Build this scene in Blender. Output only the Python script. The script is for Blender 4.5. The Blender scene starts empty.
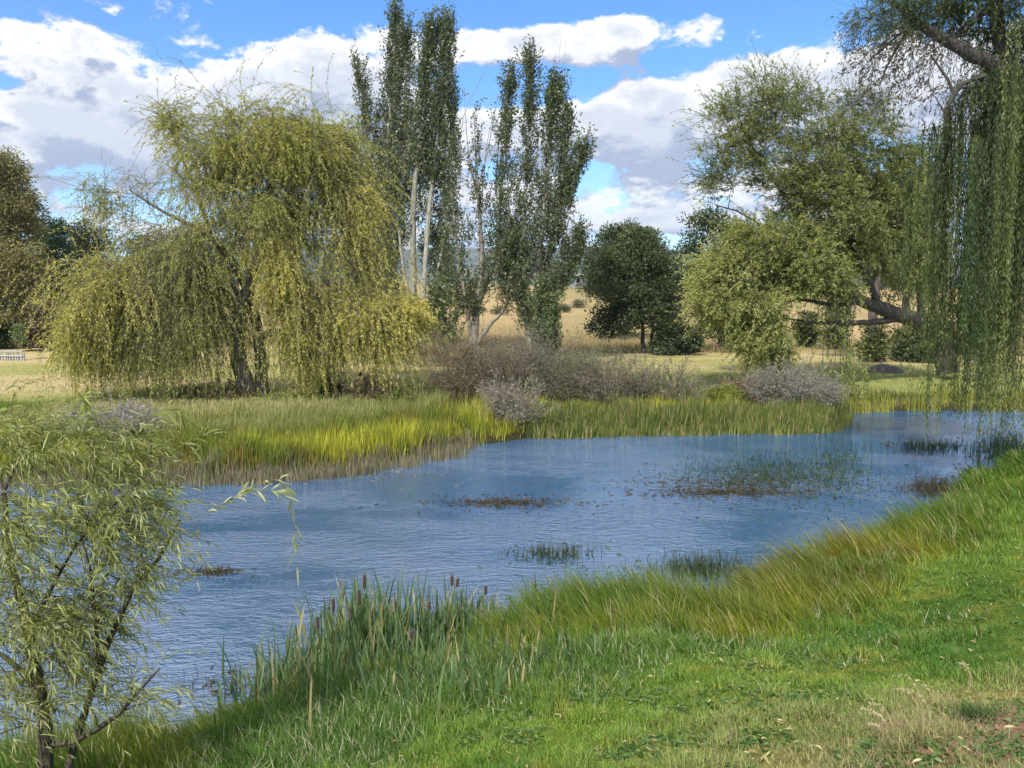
import bpy, math, random
import numpy as np
from mathutils import Vector
# ------------------------------------------------------------------ basics
sc = bpy.context.scene
COL = sc.collection
FPX, HORIZ, CAMZ = 770.0, 310.0, 4.2
PITCH = math.atan((384 - HORIZ) / FPX)
CP, SP = math.cos(PITCH), math.sin(PITCH)
SUN_AZ, SUN_EL = math.radians(-157), math.radians(46)      # azimuth measured from +Y towards +X

def ray(px, py):
    u = (np.asarray(px, float) - 512) / FPX; v = (384 - np.asarray(py, float)) / FPX
    return u, CP + v * SP, -SP + v * CP

def at(px, py, Y):
    """the world point at depth Y that is seen at (px, py)"""
    x, y, z = ray(px, py); t = Y / y
    return np.stack([x * t, y * t + 0 * t, CAMZ + z * t], -1)

def rng(seed): return np.random.default_rng(seed)

def vnoise(x, y, seed=0):
    x = np.asarray(x, float); y = np.asarray(y, float)
    x = x + seed * 17.13; y = y + seed * 9.71
    xi = np.floor(x).astype(np.int64); yi = np.floor(y).astype(np.int64)
    fx = x - xi; fy = y - yi; fx = fx * fx * (3 - 2 * fx); fy = fy * fy * (3 - 2 * fy)
    def h(a, b):
        n = (a * 374761393 + b * 668265263 + seed * 1442695) & 0xffffffff
        n = ((n ^ (n >> 13)) * 1274126177) & 0xffffffff
        return ((n ^ (n >> 16)) & 0xffff) / 65535.0
    return (h(xi, yi) * (1 - fx) + h(xi + 1, yi) * fx) * (1 - fy) + (h(xi, yi + 1) * (1 - fx) + h(xi + 1, yi + 1) * fx) * fy

def fbm(x, y, seed=0, o=4):
    s = 0; a = .5; t = 0
    for i in range(o):
        s = s + a * vnoise(np.asarray(x) * 2 ** i, np.asarray(y) * 2 ** i, seed + i); t += a; a *= .5
    return s / t

def sst(a, b, x):
    t = np.clip((np.asarray(x, float) - a) / (b - a), 0, 1); return t * t * (3 - 2 * t)

# ------------------------------------------------------------------ mesh builder
class MB:
    def __init__(s): s.v = []; s.c = []; s.f4 = []; s.f3 = []; s.n = 0
    def add(s, v, col, f4=None, f3=None):
        v = np.asarray(v, np.float32).reshape(-1, 3)
        col = np.broadcast_to(np.asarray(col, np.float32), (len(v), 3))
        if f4 is not None and len(f4): s.f4.append(np.asarray(f4, np.int64).reshape(-1, 4) + s.n)
        if f3 is not None and len(f3): s.f3.append(np.asarray(f3, np.int64).reshape(-1, 3) + s.n)
        s.v.append(v); s.c.append(col); s.n += len(v)
    def build(s, name, mat, parent=None, smooth=False, origin=(0, 0, 0)):
        me = bpy.data.meshes.new(name)
        v = np.concatenate(s.v) - np.asarray(origin, np.float32); c = np.concatenate(s.c)
        q = np.concatenate(s.f4) if s.f4 else np.zeros((0, 4), np.int64)
        t = np.concatenate(s.f3) if s.f3 else np.zeros((0, 3), np.int64)
        me.vertices.add(len(v)); me.vertices.foreach_set('co', v.astype(np.float32).ravel())
        me.loops.add(len(q) * 4 + len(t) * 3)
        me.loops.foreach_set('vertex_index', np.concatenate([q.ravel(), t.ravel()]).astype(np.int32))
        me.polygons.add(len(q) + len(t))
        me.polygons.foreach_set('loop_start', np.concatenate([np.arange(len(q)) * 4, len(q) * 4 + np.arange(len(t)) * 3]).astype(np.int32))
        if smooth: me.polygons.foreach_set('use_smooth', np.ones(len(q) + len(t), bool))
        a = me.color_attributes.new('Col', 'FLOAT_COLOR', 'POINT')
        a.data.foreach_set('color', np.concatenate([c, np.ones((len(c), 1), np.float32)], 1).astype(np.float32).ravel())
        me.update(calc_edges=True)
        me.materials.append(mat)
        o = bpy.data.objects.new(name, me); COL.objects.link(o)
        if parent is not None: o.parent = parent
        return o

def tag(o, label=None, cat=None, group=None, kind=None):
    if label: o['label'] = label
    if cat: o['category'] = cat
    if group: o['group'] = group
    if kind: o['kind'] = kind
    return o

def empty(name, loc, label, cat, group=None):
    o = bpy.data.objects.new(name, None); COL.objects.link(o); o.location = tuple(float(c) for c in loc)
    o.empty_display_size = .3
    return tag(o, label, cat, group)

def nrm(a): return a / np.maximum(np.linalg.norm(a, axis=-1, keepdims=True), 1e-9)

def tube(mb, pts, rad, col, sides=6, wob=0, r=None):
    pts = np.asarray(pts, float); K = len(pts); rad = np.broadcast_to(np.asarray(rad, float), (K,))
    tg = np.gradient(pts, axis=0); tg = nrm(tg)
    ref = np.array([.31, .9, .11]) if abs(tg[0, 1]) < .9 else np.array([1., .1, .1])
    a = nrm(np.cross(tg, ref)); b = np.cross(tg, a)
    th = np.arange(sides) / sides * 2 * np.pi
    rr = rad[:, None] * np.ones(sides)
    if wob and r is not None:
        rr = rr * (1 + wob * (r.random((1, sides)) - .5) + wob * .5 * (r.random((K, sides)) - .5))
    v = pts[:, None] + rr[..., None] * (np.cos(th)[None, :, None] * a[:, None] + np.sin(th)[None, :, None] * b[:, None])
    i = np.arange(K - 1)[:, None] * sides; j = np.arange(sides)[None]; j2 = (j + 1) % sides
    f = np.stack([i + j, i + j2, i + sides + j2, i + sides + j], -1).reshape(-1, 4)
    mb.add(v.reshape(-1, 3), col, f)

def smoothline(pts, n):
    """Catmull-Rom through rows of any width"""
    P = np.asarray(pts, float)
    if len(P) < 3:
        t = np.linspace(0, 1, n)[:, None]; return P[0] * (1 - t) + P[-1] * t
    Q = np.vstack([2 * P[0] - P[1], P, 2 * P[-1] - P[-2]])
    u = np.linspace(0, len(P) - 1 - 1e-6, n); k = u.astype(int); t = (u - k)[:, None]
    p0, p1, p2, p3 = Q[k], Q[k + 1], Q[k + 2], Q[k + 3]
    return .5 * (2 * p1 + (p2 - p0) * t + (2 * p0 - 5 * p1 + 4 * p2 - p3) * t * t + (3 * p1 - p0 - 3 * p2 + p3) * t ** 3)

def box(mb, c, s, col, rz=0):
    x, y, z = np.asarray(s) / 2.
    v = np.array([[a * x, b * y, d * z] for d in (-1, 1) for b in (-1, 1) for a in (-1, 1)])
    cz, sz = math.cos(rz), math.sin(rz)
    v = np.stack([v[:, 0] * cz - v[:, 1] * sz, v[:, 0] * sz + v[:, 1] * cz, v[:, 2]], 1) + np.asarray(c)
    mb.add(v, col, [[0, 2, 3, 1], [4, 5, 7, 6], [0, 1, 5, 4], [2, 6, 7, 3], [0, 4, 6, 2], [1, 3, 7, 5]])

# ------------------------------------------------------------------ materials
class NT:
    def __init__(s, nt): s.nt = nt; nt.nodes.clear()
    def n(s, t, **k):
        nd = s.nt.nodes.new(t)
        for a, b in k.items(): setattr(nd, a, b)
        return nd
    def l(s, a, b): s.nt.links.new(a, b)
    def put(s, sock, v):
        if isinstance(v, (int, float)): sock.default_value = v
        elif isinstance(v, (tuple, list)): sock.default_value = v
        else: s.l(v, sock)
    def m(s, op, a, b=0., c=0., clamp=False):
        nd = s.n('ShaderNodeMath', operation=op, use_clamp=clamp)
        s.put(nd.inputs[0], a); s.put(nd.inputs[1], b); s.put(nd.inputs[2], c); return nd.outputs[0]
    def vm(s, op, a, b=(0, 0, 0)):
        nd = s.n('ShaderNodeVectorMath', operation=op)
        s.put(nd.inputs[0], a); s.put(nd.inputs[1], b); return nd.outputs[0]
    def rng(s, v, a, b, c=0., d=1., smooth=True):
        nd = s.n('ShaderNodeMapRange'); nd.interpolation_type = 'SMOOTHSTEP' if smooth else 'LINEAR'
        s.put(nd.inputs[0], v)
        for i, x in enumerate((a, b, c, d)): s.put(nd.inputs[i + 1], x)
        return nd.outputs[0]
    def noise(s, vec, scale, detail=4, rough=.55, dist=0, out=0):
        nd = s.n('ShaderNodeTexNoise'); s.put(nd.inputs['Vector'], vec)
        nd.inputs['Scale'].default_value = scale; nd.inputs['Detail'].default_value = detail
        nd.inputs['Roughness'].default_value = rough; nd.inputs['Distortion'].default_value = dist
        return nd.outputs[out]
    def mix(s, f, a, b, mode='MIX'):
        nd = s.n('ShaderNodeMix', data_type='RGBA', blend_type=mode)
        s.put(nd.inputs[0], f); s.put(nd.inputs[6], a if not isinstance(a, tuple) else (*a, 1)[:4]); s.put(nd.inputs[7], b if not isinstance(b, tuple) else (*b, 1)[:4])
        return nd.outputs[2]
    def xyz(s, x, y, z=0.):
        nd = s.n('ShaderNodeCombineXYZ')
        for i, v in enumerate((x, y, z)): s.put(nd.inputs[i], v)
        return nd.outputs[0]

def material(name):
    m = bpy.data.materials.new(name); m.use_nodes = True; return m, NT(m.node_tree)

def foliage_mat(name, trans=.35, gloss=.06, rough=.45):
    m, t = material(name)
    a = t.n('ShaderNodeAttribute', attribute_name='Col').outputs['Color']
    d = t.n('ShaderNodeBsdfDiffuse'); t.l(a, d.inputs[0])
    tr = t.n('ShaderNodeBsdfTranslucent'); t.l(t.mix(1., a, (1.1, 1.15, .55), 'MULTIPLY'), tr.inputs[0])
    x = t.n('ShaderNodeMixShader'); x.inputs[0].default_value = trans; t.l(d.outputs[0], x.inputs[1]); t.l(tr.outputs[0], x.inputs[2])
    out = t.n('ShaderNodeOutputMaterial')
    if gloss:
        g = t.n('ShaderNodeBsdfGlossy'); g.inputs['Roughness'].default_value = rough; g.inputs[0].default_value = (1, 1, 1, 1)
        y = t.n('ShaderNodeMixShader'); y.inputs[0].default_value = gloss; t.l(x.outputs[0], y.inputs[1]); t.l(g.outputs[0], y.inputs[2]); x = y
    t.l(x.outputs[0], out.inputs[0]); return m

def bark_mat(name, scale=1.):
    m, t = material(name)
    a = t.n('ShaderNodeAttribute', attribute_name='Col').outputs['Color']
    co = t.n('ShaderNodeTexCoord').outputs['Object']
    st = t.vm('MULTIPLY', co, (9 * scale, 9 * scale, 1.4 * scale))
    n1 = t.noise(st, 2.2, 6, .65, .6)
    n2 = t.noise(co, 1.3 * scale, 3)
    c = t.mix(t.rng(n1, .35, .62), t.mix(1., a, (.38, .36, .35), 'MULTIPLY'), a)
    c = t.mix(t.rng(n2, .35, .7, 0, .5), c, t.mix(1., c, (.75, .8, .62), 'MULTIPLY'))
    p = t.n('ShaderNodeBsdfPrincipled'); t.l(c, p.inputs['Base Color']); p.inputs['Roughness'].default_value = .9
    b = t.n('ShaderNodeBump'); b.inputs['Strength'].default_value = .9; b.inputs['Distance'].default_value = .05 / scale
    t.l(n1, b.inputs['Height']); t.l(b.outputs[0], p.inputs['Normal'])
    t.l(p.outputs[0], t.n('ShaderNodeOutputMaterial').inputs[0]); return m

def plain_mat(name, rough=.8, var=.25, scale=6., metal=0.):
    m, t = material(name)
    a = t.n('ShaderNodeAttribute', attribute_name='Col').outputs['Color']
    co = t.n('ShaderNodeTexCoord').outputs['Object']
    n = t.noise(co, scale, 5)
    c = t.mix(t.rng(n, .3, .7, 0, var), a, t.mix(1., a, (.5, .48, .45), 'MULTIPLY'))
    p = t.n('ShaderNodeBsdfPrincipled'); t.l(c, p.inputs['Base Color']); p.inputs['Roughness'].default_value = rough; p.inputs['Metallic'].default_value = metal
    t.l(p.outputs[0], t.n('ShaderNodeOutputMaterial').inputs[0]); return m

M_LEAF = foliage_mat('willow_leaf', .42, .022, .5)
M_DARKLEAF = foliage_mat('dark_leaf', .25, .025, .5)
M_POPLAR = foliage_mat('poplar_leaf', .28, .04, .45)
M_GRASS = foliage_mat('grass_blade', .42, .015, .5)
M_TWIG = foliage_mat('dry_twig', 0., 0.)
M_BARK = bark_mat('rough_bark'); M_PALE = bark_mat('pale_bark', .8)
M_PAINT = plain_mat('painted_timber', .6)

# ------------------------------------------------------------------ sky
w = bpy.data.worlds.new('World'); sc.world = w; w.use_nodes = True
t = NT(w.node_tree)
sky = t.n('ShaderNodeTexSky', sky_type='NISHITA'); sky.sun_disc = False
sky.sun_elevation = SUN_EL; sky.sun_rotation = SUN_AZ
sky.air_density = 1.0; sky.dust_density = .2; sky.ozone_density = 3.
hs = t.n('ShaderNodeHueSaturation'); hs.inputs['Saturation'].default_value = 1.3; hs.inputs['Hue'].default_value = .508; hs.inputs['Value'].default_value = 1.0
t.l(sky.outputs[0], hs.inputs['Color'])
d0 = t.vm('NORMALIZE', t.n('ShaderNodeTexCoord').outputs['Generated'])
def blob_list():
    # (px, py, rx, ry, weight): lighter and emptier parts of this sky, as directions
    L = [(330, 2, 120, 20, -.36), (820, 18, 140, 34, -.42), (165, 60, 26, 16, -.30), (245, 38, 24, 18, -.36), (420, 6, 70, 18, -.32), (515, 88, 62, 18, -.46), (500, 2, 60, 12, -.3),
         (590, 84, 44, 9, -.32), (10, 84, 34, 10, -.3), (75, 158, 34, 14, -.32), (695, 64, 32, 14, -.3), (110, 20, 60, 8, -.14), (430, 70, 50, 10, -.1), (40, 8, 60, 8, -.15), (665, 0, 90, 12, -.3),
         (900, 165, 60, 20, -.2), (600, 205, 60, 8, -.14), (610, 172, 60, 8, -.08),
         (95, 48, 85, 30, .22), (60, 110, 110, 35, .18), (310, 62, 100, 36, .26), (210, 110, 90, 40, .16), (480, 45, 75, 24, .26), (600, 36, 110, 24, .28), (660, 48, 60, 22, .16),
         (40, 140, 90, 30, .14), (150, 130, 60, 24, .14), (640, 110, 110, 34, .26), (780, 78, 60, 22, .24), (850, 70, 60, 35, .22), (620, 150, 100, 26, .18), (430, 130, 120, 40, .16), (640, 210, 90, 16, .12), (120, 175, 80, 22, .1), (930, 120, 70, 40, .2)]
    return L
def density(dv):
    s = t.n('ShaderNodeSeparateXYZ'); t.l(dv, s.inputs[0]); X, Y, Z = s.outputs
    zz = t.m('ADD', t.m('MAXIMUM', Z, 0.), .09)
    q = t.xyz(t.m('DIVIDE', X, zz), t.m('DIVIDE', Y, zz), 3.1)
    n1 = t.noise(q, 1.05, 9, .62, .3)
    n2 = t.noise(t.vm('MULTIPLY', dv, (1, 1, 1.6)), 8., 10, .66, .4)
    n3 = t.noise(t.vm('MULTIPLY', dv, (1, 1, 1.7)), 19., 9, .64, .3)
    az = t.m('ARCTAN2', X, Y); el = t.m('ARCSINE', Z)
    wv = t.noise(dv, 7., 3, .5, 0, 1)
    wo = t.vm('SUBTRACT', wv, (.5, .5, .5))
    ws = t.n('ShaderNodeSeparateXYZ'); t.l(wo, ws.inputs[0])
    az = t.m('ADD', az, t.m('MULTIPLY', ws.outputs[0], .10)); el = t.m('ADD', el, t.m('MULTIPLY', ws.outputs[1], .05))
    acc = None
    for (px, py, rx, ry, wt) in blob_list():
        x, y, z = ray(px, py); L = math.sqrt(x * x + y * y + z * z)
        a0 = math.atan2(x, y); e0 = math.asin(z / L); sx = FPX * math.sqrt(1 + (x / y) ** 2) / math.cos(a0)
        u = t.m('MULTIPLY', t.m('SUBTRACT', az, a0), FPX / rx * .95); v = t.m('MULTIPLY', t.m('SUBTRACT', el, e0), FPX / ry * .95)
        r2 = t.m('MULTIPLY_ADD', u, u, t.m('MULTIPLY', v, v))
        g = t.m('MULTIPLY', t.m('EXPONENT', t.m('MULTIPLY', r2, -.8)), wt)
        acc = g if acc is None else t.m('ADD', acc, g)
    D = t.m('ADD', t.m('MULTIPLY', n1, .60), t.m('MULTIPLY', n2, .56)); D = t.m('ADD', D, t.m('MULTIPLY', t.m('SUBTRACT', n3, .5), .80))
    D = t.m('ADD', t.m('ADD', D, .05), t.m('MULTIPLY', acc, .8))
    n4 = t.noise(t.xyz(t.m('MULTIPLY', az, 5.), t.m('MULTIPLY', el, 30.), 1.7), 1., 7, .6, .4)
    D = t.m('ADD', D, t.m('MULTIPLY', t.m('ADD', t.m('SUBTRACT', n4, .5), .07), t.rng(el, .25, .13, 0., .62)))
    hi = t.rng(Z, .34, .46, 0., .10)          # extra clouds added overhead, above the view, to brighten the water's reflections
    return t.m('ADD', D, hi)
D0 = density(d0)
D1 = density(t.vm('NORMALIZE', t.vm('ADD', d0, (-.012, -.0, .032))))
cov = t.rng(D0, .59, .73)
thick = t.rng(D0, .72, .98)
lit = t.rng(t.m('SUBTRACT', D0, D1), -.13, .10)
wh = t.mix(lit, (.38, .43, .57), (1.0, .985, .97))
wh = t.mix(t.m('MULTIPLY', thick, .62), wh, (.46, .52, .65))
sep = t.n('ShaderNodeSeparateXYZ'); t.l(d0, sep.inputs[0])
wh = t.mix(t.rng(sep.outputs[2], .02, .16, .35, 0.), wh, (.62, .67, .78))
bg1 = t.n('ShaderNodeBackground'); t.l(hs.outputs[0], bg1.inputs[0]); bg1.inputs[1].default_value = .135
bg2 = t.n('ShaderNodeBackground'); t.l(wh, bg2.inputs[0]); bg2.inputs[1].default_value = .67
mx = t.n('ShaderNodeMixShader'); t.l(t.m('MULTIPLY', cov, .97), mx.inputs[0]); t.l(bg1.outputs[0], mx.inputs[1]); t.l(bg2.outputs[0], mx.inputs[2])
t.l(mx.outputs[0], t.n('ShaderNodeOutputWorld').inputs[0])
w.cycles.sampling_method = 'MANUAL'; w.cycles.sample_map_resolution = 512

sun = bpy.data.lights.new('sun', 'SUN'); sun.energy = 3.4; sun.angle = math.radians(.53); sun.color = (1, .93, .82)
so = bpy.data.objects.new('sun', sun); COL.objects.link(so)
sd = Vector((math.sin(SUN_AZ) * math.cos(SUN_EL), math.cos(SUN_AZ) * math.cos(SUN_EL), math.sin(SUN_EL)))
so.rotation_euler = sd.to_track_quat('Z', 'Y').to_euler()

cam = bpy.data.cameras.new('camera'); co = bpy.data.objects.new('camera', cam); COL.objects.link(co); sc.camera = co
cam.sensor_width = 36; cam.lens = 36 * FPX / 1024; cam.clip_end = 20000; cam.clip_start = .05
co.location = (0, 0, CAMZ); co.rotation_euler = (math.pi / 2 - PITCH, 0, 0)
sc.view_settings.view_transform = 'Standard'; sc.view_settings.look = 'None'; sc.view_settings.exposure = 0.85
sc.cycles.use_denoising = True; sc.cycles.max_bounces = 6; sc.cycles.diffuse_bounces = 3; sc.cycles.glossy_bounces = 2
sc.cycles.transmission_bounces = 3; sc.cycles.transparent_max_bounces = 4; sc.cycles.use_adaptive_sampling = True
sc.cycles.adaptive_threshold = .02; sc.cycles.sample_clamp_indirect = 4.; sc.cycles.volume_bounces = 0

# ------------------------------------------------------------------ terrain
NEAR = [(-60, 2.5), (-30, 4), (-14, 4.6), (-9, 4.9), (-6, 5.6), (-4.3, 6.1), (-3.4, 6.5), (-2.9, 7.2), (-2.2, 7.8), (-1.2, 8.4), (-.3, 9.0), (.6, 9.7), (2.0, 10.1), (2.7, 9.6), (3.3, 10.6), (4.2, 11.6), (5.4, 12.2), (6.3, 13.0), (7.2, 14.2), (8.9, 15.4), (10.0, 17.2), (12.0, 19.3), (14.2, 20.6), (20, 22.6), (30, 25), (60, 28)]
FAR = [(60, 36), (45, 33.5), (30, 32.6), (21.5, 32.2), (14.4, 31.6), (12.6, 29), (11, 26.6), (7.5, 26.1), (4.3, 25.9), (2, 25.6), (.4, 25.0), (-1.4, 23.4), (-2.7, 21.5), (-5.2, 19.4), (-7.6, 18.7), (-12.2, 18.5), (-20, 18), (-40, 16.5), (-60, 15)]
def smooth_poly(P):
    P = smoothline(P, len(P) * 5)
    r = rng(5); return P + (r.random(P.shape) - .5) * np.array([.16, .22])
NEARP, FARP = smooth_poly(NEAR), smooth_poly(FAR)
POLY = np.vstack([NEARP, FARP])
def segdist(x, y, P):
    d = np.full(x.shape, 1e18)
    for a, b in zip(P[:-1], P[1:]):
        ab = b - a; L = ab @ ab + 1e-12
        tt = np.clip(((x - a[0]) * ab[0] + (y - a[1]) * ab[1]) / L, 0, 1)
        d = np.minimum(d, (x - a[0] - tt * ab[0]) ** 2 + (y - a[1] - tt * ab[1]) ** 2)
    return np.sqrt(d)
def inside(x, y):
    c = np.zeros(x.shape, bool); P = POLY; Q = np.roll(P, -1, 0)
    for (x1, y1), (x2, y2) in zip(P, Q):
        if y1 == y2: continue
        k = ((y1 > y) != (y2 > y)) & (x < (x2 - x1) * (y - y1) / (y2 - y1) + x1); c ^= k
    return c
def shore(x, y):
    """signed distance to the near and the far shore (land positive), plus a flag for the near side"""
    x = np.asarray(x, float); y = np.asarray(y, float)
    dn, df = segdist(x, y, NEARP), segdist(x, y, FARP); ins = inside(x, y)
    return dn, df, ins
_GRID = {}
def ground_z(x, y, sh=None):
    x = np.atleast_1d(np.asarray(x, float)); y = np.atleast_1d(np.asarray(y, float))
    dn, df, ins = sh if sh is not None else shore(x, y)
    d = np.minimum(dn, df); near = dn < df
    zn = .32 * (1 - np.exp(-dn / .3)) + .262 * np.maximum(dn - .2, 0); zn = np.where(zn > 2.5, 2.5 + .6 * np.tanh((zn - 2.5) / .6), zn)
    zn = zn + .28 * sst(1.2, 4., x) * sst(4, 7, dn) + .05 * (fbm(x * .8, y * .8, 3) - .5) * sst(.5, 2, dn) + .05 * (fbm(x * 4, y * 4, 8, 2) - .5) * sst(4, 7, dn)
    zf = .34 * (1 - np.exp(-df / .35)) + .5 * sst(1, 14, df) + .12 * (fbm(x * .15, y * .15, 11) - .5) * sst(4, 12, df)
    rise = sst(66, 205, y) * 9.2 + 1.4 * (fbm(x * .02, y * .02, 21) - .5) * sst(70, 130, y) - sst(215, 420, y) * 4
    zf = zf + rise + .5 * sst(46, 60, y) * sst(8, -5, x)
    z = np.where(near, zn, zf)
    z = np.where(ins, -.9 * (1 - np.exp(-d / 1.2)), z)
    return z
def gz(x, y): return float(ground_z(x, y)[0])
def ground_hit(px, py):
    x, y, z = ray(px, py)
    x = np.atleast_1d(x); y = np.atleast_1d(y * np.ones_like(x)); z = np.atleast_1d(z)
    T = np.geomspace(2., 400, 420); hit = np.full(x.shape, np.nan)
    for T0 in T:
        h = CAMZ + z * T0 - ground_z(x * T0, y * T0)
        hit = np.where(np.isnan(hit) & (h < 0), T0, hit)
    return x * hit, y * hit
def lines(lo, hi, a, b, s0, g):
    v = list(np.arange(a, b, s0)); s = s0; p = a
    while p > lo: s *= g; p -= s; v.insert(0, p)
    s = s0; p = v[-1]
    while p < hi: s *= g; p += s; v.append(p)
    return np.array(v)
gx = np.unique(np.concatenate([lines(-7000, 7000, -16, 22, .22, 1.07), np.arange(.6, 5, .055)])); gy = np.unique(np.concatenate([lines(-400, 9000, -1, 36, .22, 1.05), np.arange(2.6, 7, .055)]))
GX, GY = np.meshgrid(gx, gy); SH = shore(GX.ravel(), GY.ravel()); GZ = ground_z(GX.ravel(), GY.ravel(), SH)
X_, Y_ = GX.ravel(), GY.ravel(); dn, df, ins = SH; near = dn < df
def L3(a, b, f): f = np.asarray(f)[..., None]; return np.asarray(a) * (1 - f) + np.asarray(b) * f
def lawn_col(x, y, dn):
    """the near bank's own colours: lush green by the water, dry grass and red soil on the bank by the path"""
    n = fbm(x * .9, y * .9, 31); n2 = fbm(x * 2.6, y * 2.6, 37)
    c = L3((.065, .145, .022), (.135, .215, .034), sst(.3, .7, n))
    c = L3(c, (.21, .225, .04), sst(.5, .8, n2) * .7)
    dry = np.clip(sst(3.7, 5.6, dn + 1.5 * (n - .5) + .5 * sst(2, 4.5, x)), 0, 1) * sst(.0, 1.6, x)
    c = L3(c, (.31, .27, .14), dry * (.4 + .5 * n2))
    return c, dry
SOIL = [(1000, 740, .20, .10), (950, 752, .22, .07), (905, 700, .16, .05), (1015, 690, .2, .06), (985, 700, .12, .05), (860, 765, .12, .04), (1050, 765, .3, .12), (1060, 700, .4, .14), (940, 655, .12, .05)]
def soil_at(x, y, dn):
    s = np.zeros(np.shape(x))
    for px, py, a, b in SOIL:
        ux, uy, uz = ray(px, py); T = (CAMZ - 1.75) / -uz; cx, cy = ux * T, uy * T; e = np.hypot((x - cx - .6 * (y - cy)) / a, (y - cy) / (b * 1.6))
        s = np.maximum(s, sst(1.75, 1.05, e + 1.3 * (fbm(x * 6, y * 6, 43) - .5)))
    return s
nc, dry = lawn_col(X_, Y_, dn)
soil = soil_at(X_, Y_, dn)
nc = L3(nc * .8, L3((.24, .12, .085), (.33, .20, .15), fbm(X_ * 5, Y_ * 5, 47)), soil)
nc = L3((.035, .03, .018), nc, sst(.1, .9, dn))
n = fbm(X_ * .12, Y_ * .3, 51); nb = fbm(X_ * .5, Y_ * .9, 53)
field = L3((.44, .385, .225), (.31, .315, .13), sst(.40, .62, n))
field = L3(field, (.17, .23, .05), sst(17, 8, df + 6 * (nb - .5)) * .75)
tall = sst(58, 63, Y_ + 3 * (nb - .5)); field = L3(field, L3((.38, .30, .17), (.29, .25, .13), sst(.4, .65, fbm(X_ * .08, Y_ * .05, 61))), tall)
field = L3(field, (.20, .19, .085), sst(.52, .66, fbm(X_ * .03, Y_ * .025, 71)) * tall * .9)
field = L3((.045, .04, .022), field, sst(.1, 1.2, df))
gc = np.where(near[:, None], nc, field); gc = np.where(ins[:, None], (.03, .035, .02), gc)
mb = MB(); ny, nx = GX.shape
i = (np.arange(ny - 1)[:, None] * nx + np.arange(nx - 1)[None]).ravel()
mb.add(np.stack([X_, Y_, GZ], 1), gc, np.stack([i, i + 1, i + nx + 1, i + nx], 1))
m, t = material('earth_and_turf')
a = t.n('ShaderNodeAttribute', attribute_name='Col').outputs['Color']; cc = t.n('ShaderNodeTexCoord').outputs['Object']
n1 = t.noise(cc, 9., 8, .7); n2 = t.noise(cc, .9, 6, .65); n3 = t.noise(t.vm('MULTIPLY', cc, (.25, 2., 1.)), .8, 5)
c = t.mix(t.rng(n1, .3, .7), t.mix(1., a, (.62, .62, .6), 'MULTIPLY'), t.mix(1., a, (1.25, 1.22, 1.15), 'MULTIPLY'))
c = t.mix(t.rng(n2, .35, .7, 0, .5), c, t.mix(1., c, (1.2, .95, .7), 'MULTIPLY'))
c = t.mix(t.rng(n3, .42, .62, 0, .35), c, t.mix(1., c, (1.25, 1.15, 1.0), 'MULTIPLY'))
p = t.n('ShaderNodeBsdfPrincipled'); t.l(c, p.inputs['Base Color']); p.inputs['Roughness'].default_value = .95; p.inputs['Specular IOR Level'].default_value = .1
b = t.n('ShaderNodeBump'); b.inputs['Strength'].default_value = .8; b.inputs['Distance'].default_value = .06; t.l(n1, b.inputs['Height']); t.l(b.outputs[0], p.inputs['Normal'])
t.l(p.outputs[0], t.n('ShaderNodeOutputMaterial').inputs[0])
tag(mb.build('ground', m, smooth=True), kind='structure')

# distant mountains: a real ridge far behind the farm
def ridge(y0, dy, hmax, seed, col):
    xs = np.linspace(-5200, 5200, 420); K = 26; ts = np.linspace(0, 1, K)
    XX, TT = np.meshgrid(xs, ts)
    prof = hmax * (.62 + .5 * (fbm(xs * .0009, xs * 0, seed, 5))) [None]
    up = np.sin(np.pi * np.clip(TT, 0, 1)) ** .8
    gul = (fbm(XX * .004, TT * 5, seed + 3, 5) - .5) * 70 * up
    ZZ = prof * up + gul - 12
    v = np.stack([XX, y0 + TT * dy, ZZ], -1).reshape(-1, 3)
    i = (np.arange(K - 1)[:, None] * len(xs) + np.arange(len(xs) - 1)[None]).ravel(); n = len(xs)
    M = MB(); M.add(v, col, np.stack([i, i + 1, i + n + 1, i + n], 1)); return M
m, t = material('forested_slope')
cc = t.n('ShaderNodeTexCoord').outputs['Object']
n1 = t.noise(cc, .02, 8, .7); n2 = t.noise(cc, .004, 5, .6)
c = t.mix(t.rng(n1, .35, .65), (.035, .055, .035), (.07, .09, .05)); c = t.mix(t.rng(n2, .5, .65), c, (.16, .15, .09))
p = t.n('ShaderNodeBsdfPrincipled'); t.l(c, p.inputs['Base Color']); p.inputs['Roughness'].default_value = 1.
t.l(p.outputs[0], t.n('ShaderNodeOutputMaterial').inputs[0])
tag(ridge(2300, 1900, 285, 4, (.05, .07, .05)).build('hills', m, smooth=True), kind='structure')

# ------------------------------------------------------------------ water
mb = MB(); mb.add([[-59, 1.0, 0], [59, 1.0, 0], [59, 37, 0], [-59, 37, 0]], (.02, .03, .04), [[0, 1, 2, 3]])
m, t = material('pond_water')
cc = t.n('ShaderNodeTexCoord').outputs['Object']
warp = t.noise(cc, .35, 3, .5, 0, 1)
c2 = t.vm('ADD', cc, t.vm('MULTIPLY', warp, (1.2, 1.2, 0)))
w1 = t.noise(t.vm('MULTIPLY', c2, (.6, 1.6, 1)), 5.6, 3, .55, .3)
w2 = t.noise(t.vm('MULTIPLY', c2, (.8, 1.5, 1)), 17., 2, .5, .2)
w3 = t.noise(t.vm('MULTIPLY', c2, (.35, 1., 1)), 1.2, 2, .5, 0)
patch = t.noise(t.vm('MULTIPLY', cc, (.30, .75, 1)), .42, 4, .6, .8)
sx = t.n('ShaderNodeSeparateXYZ'); t.l(cc, sx.inputs[0])
amp = t.rng(patch, .38, .62, .24, .9)
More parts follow.
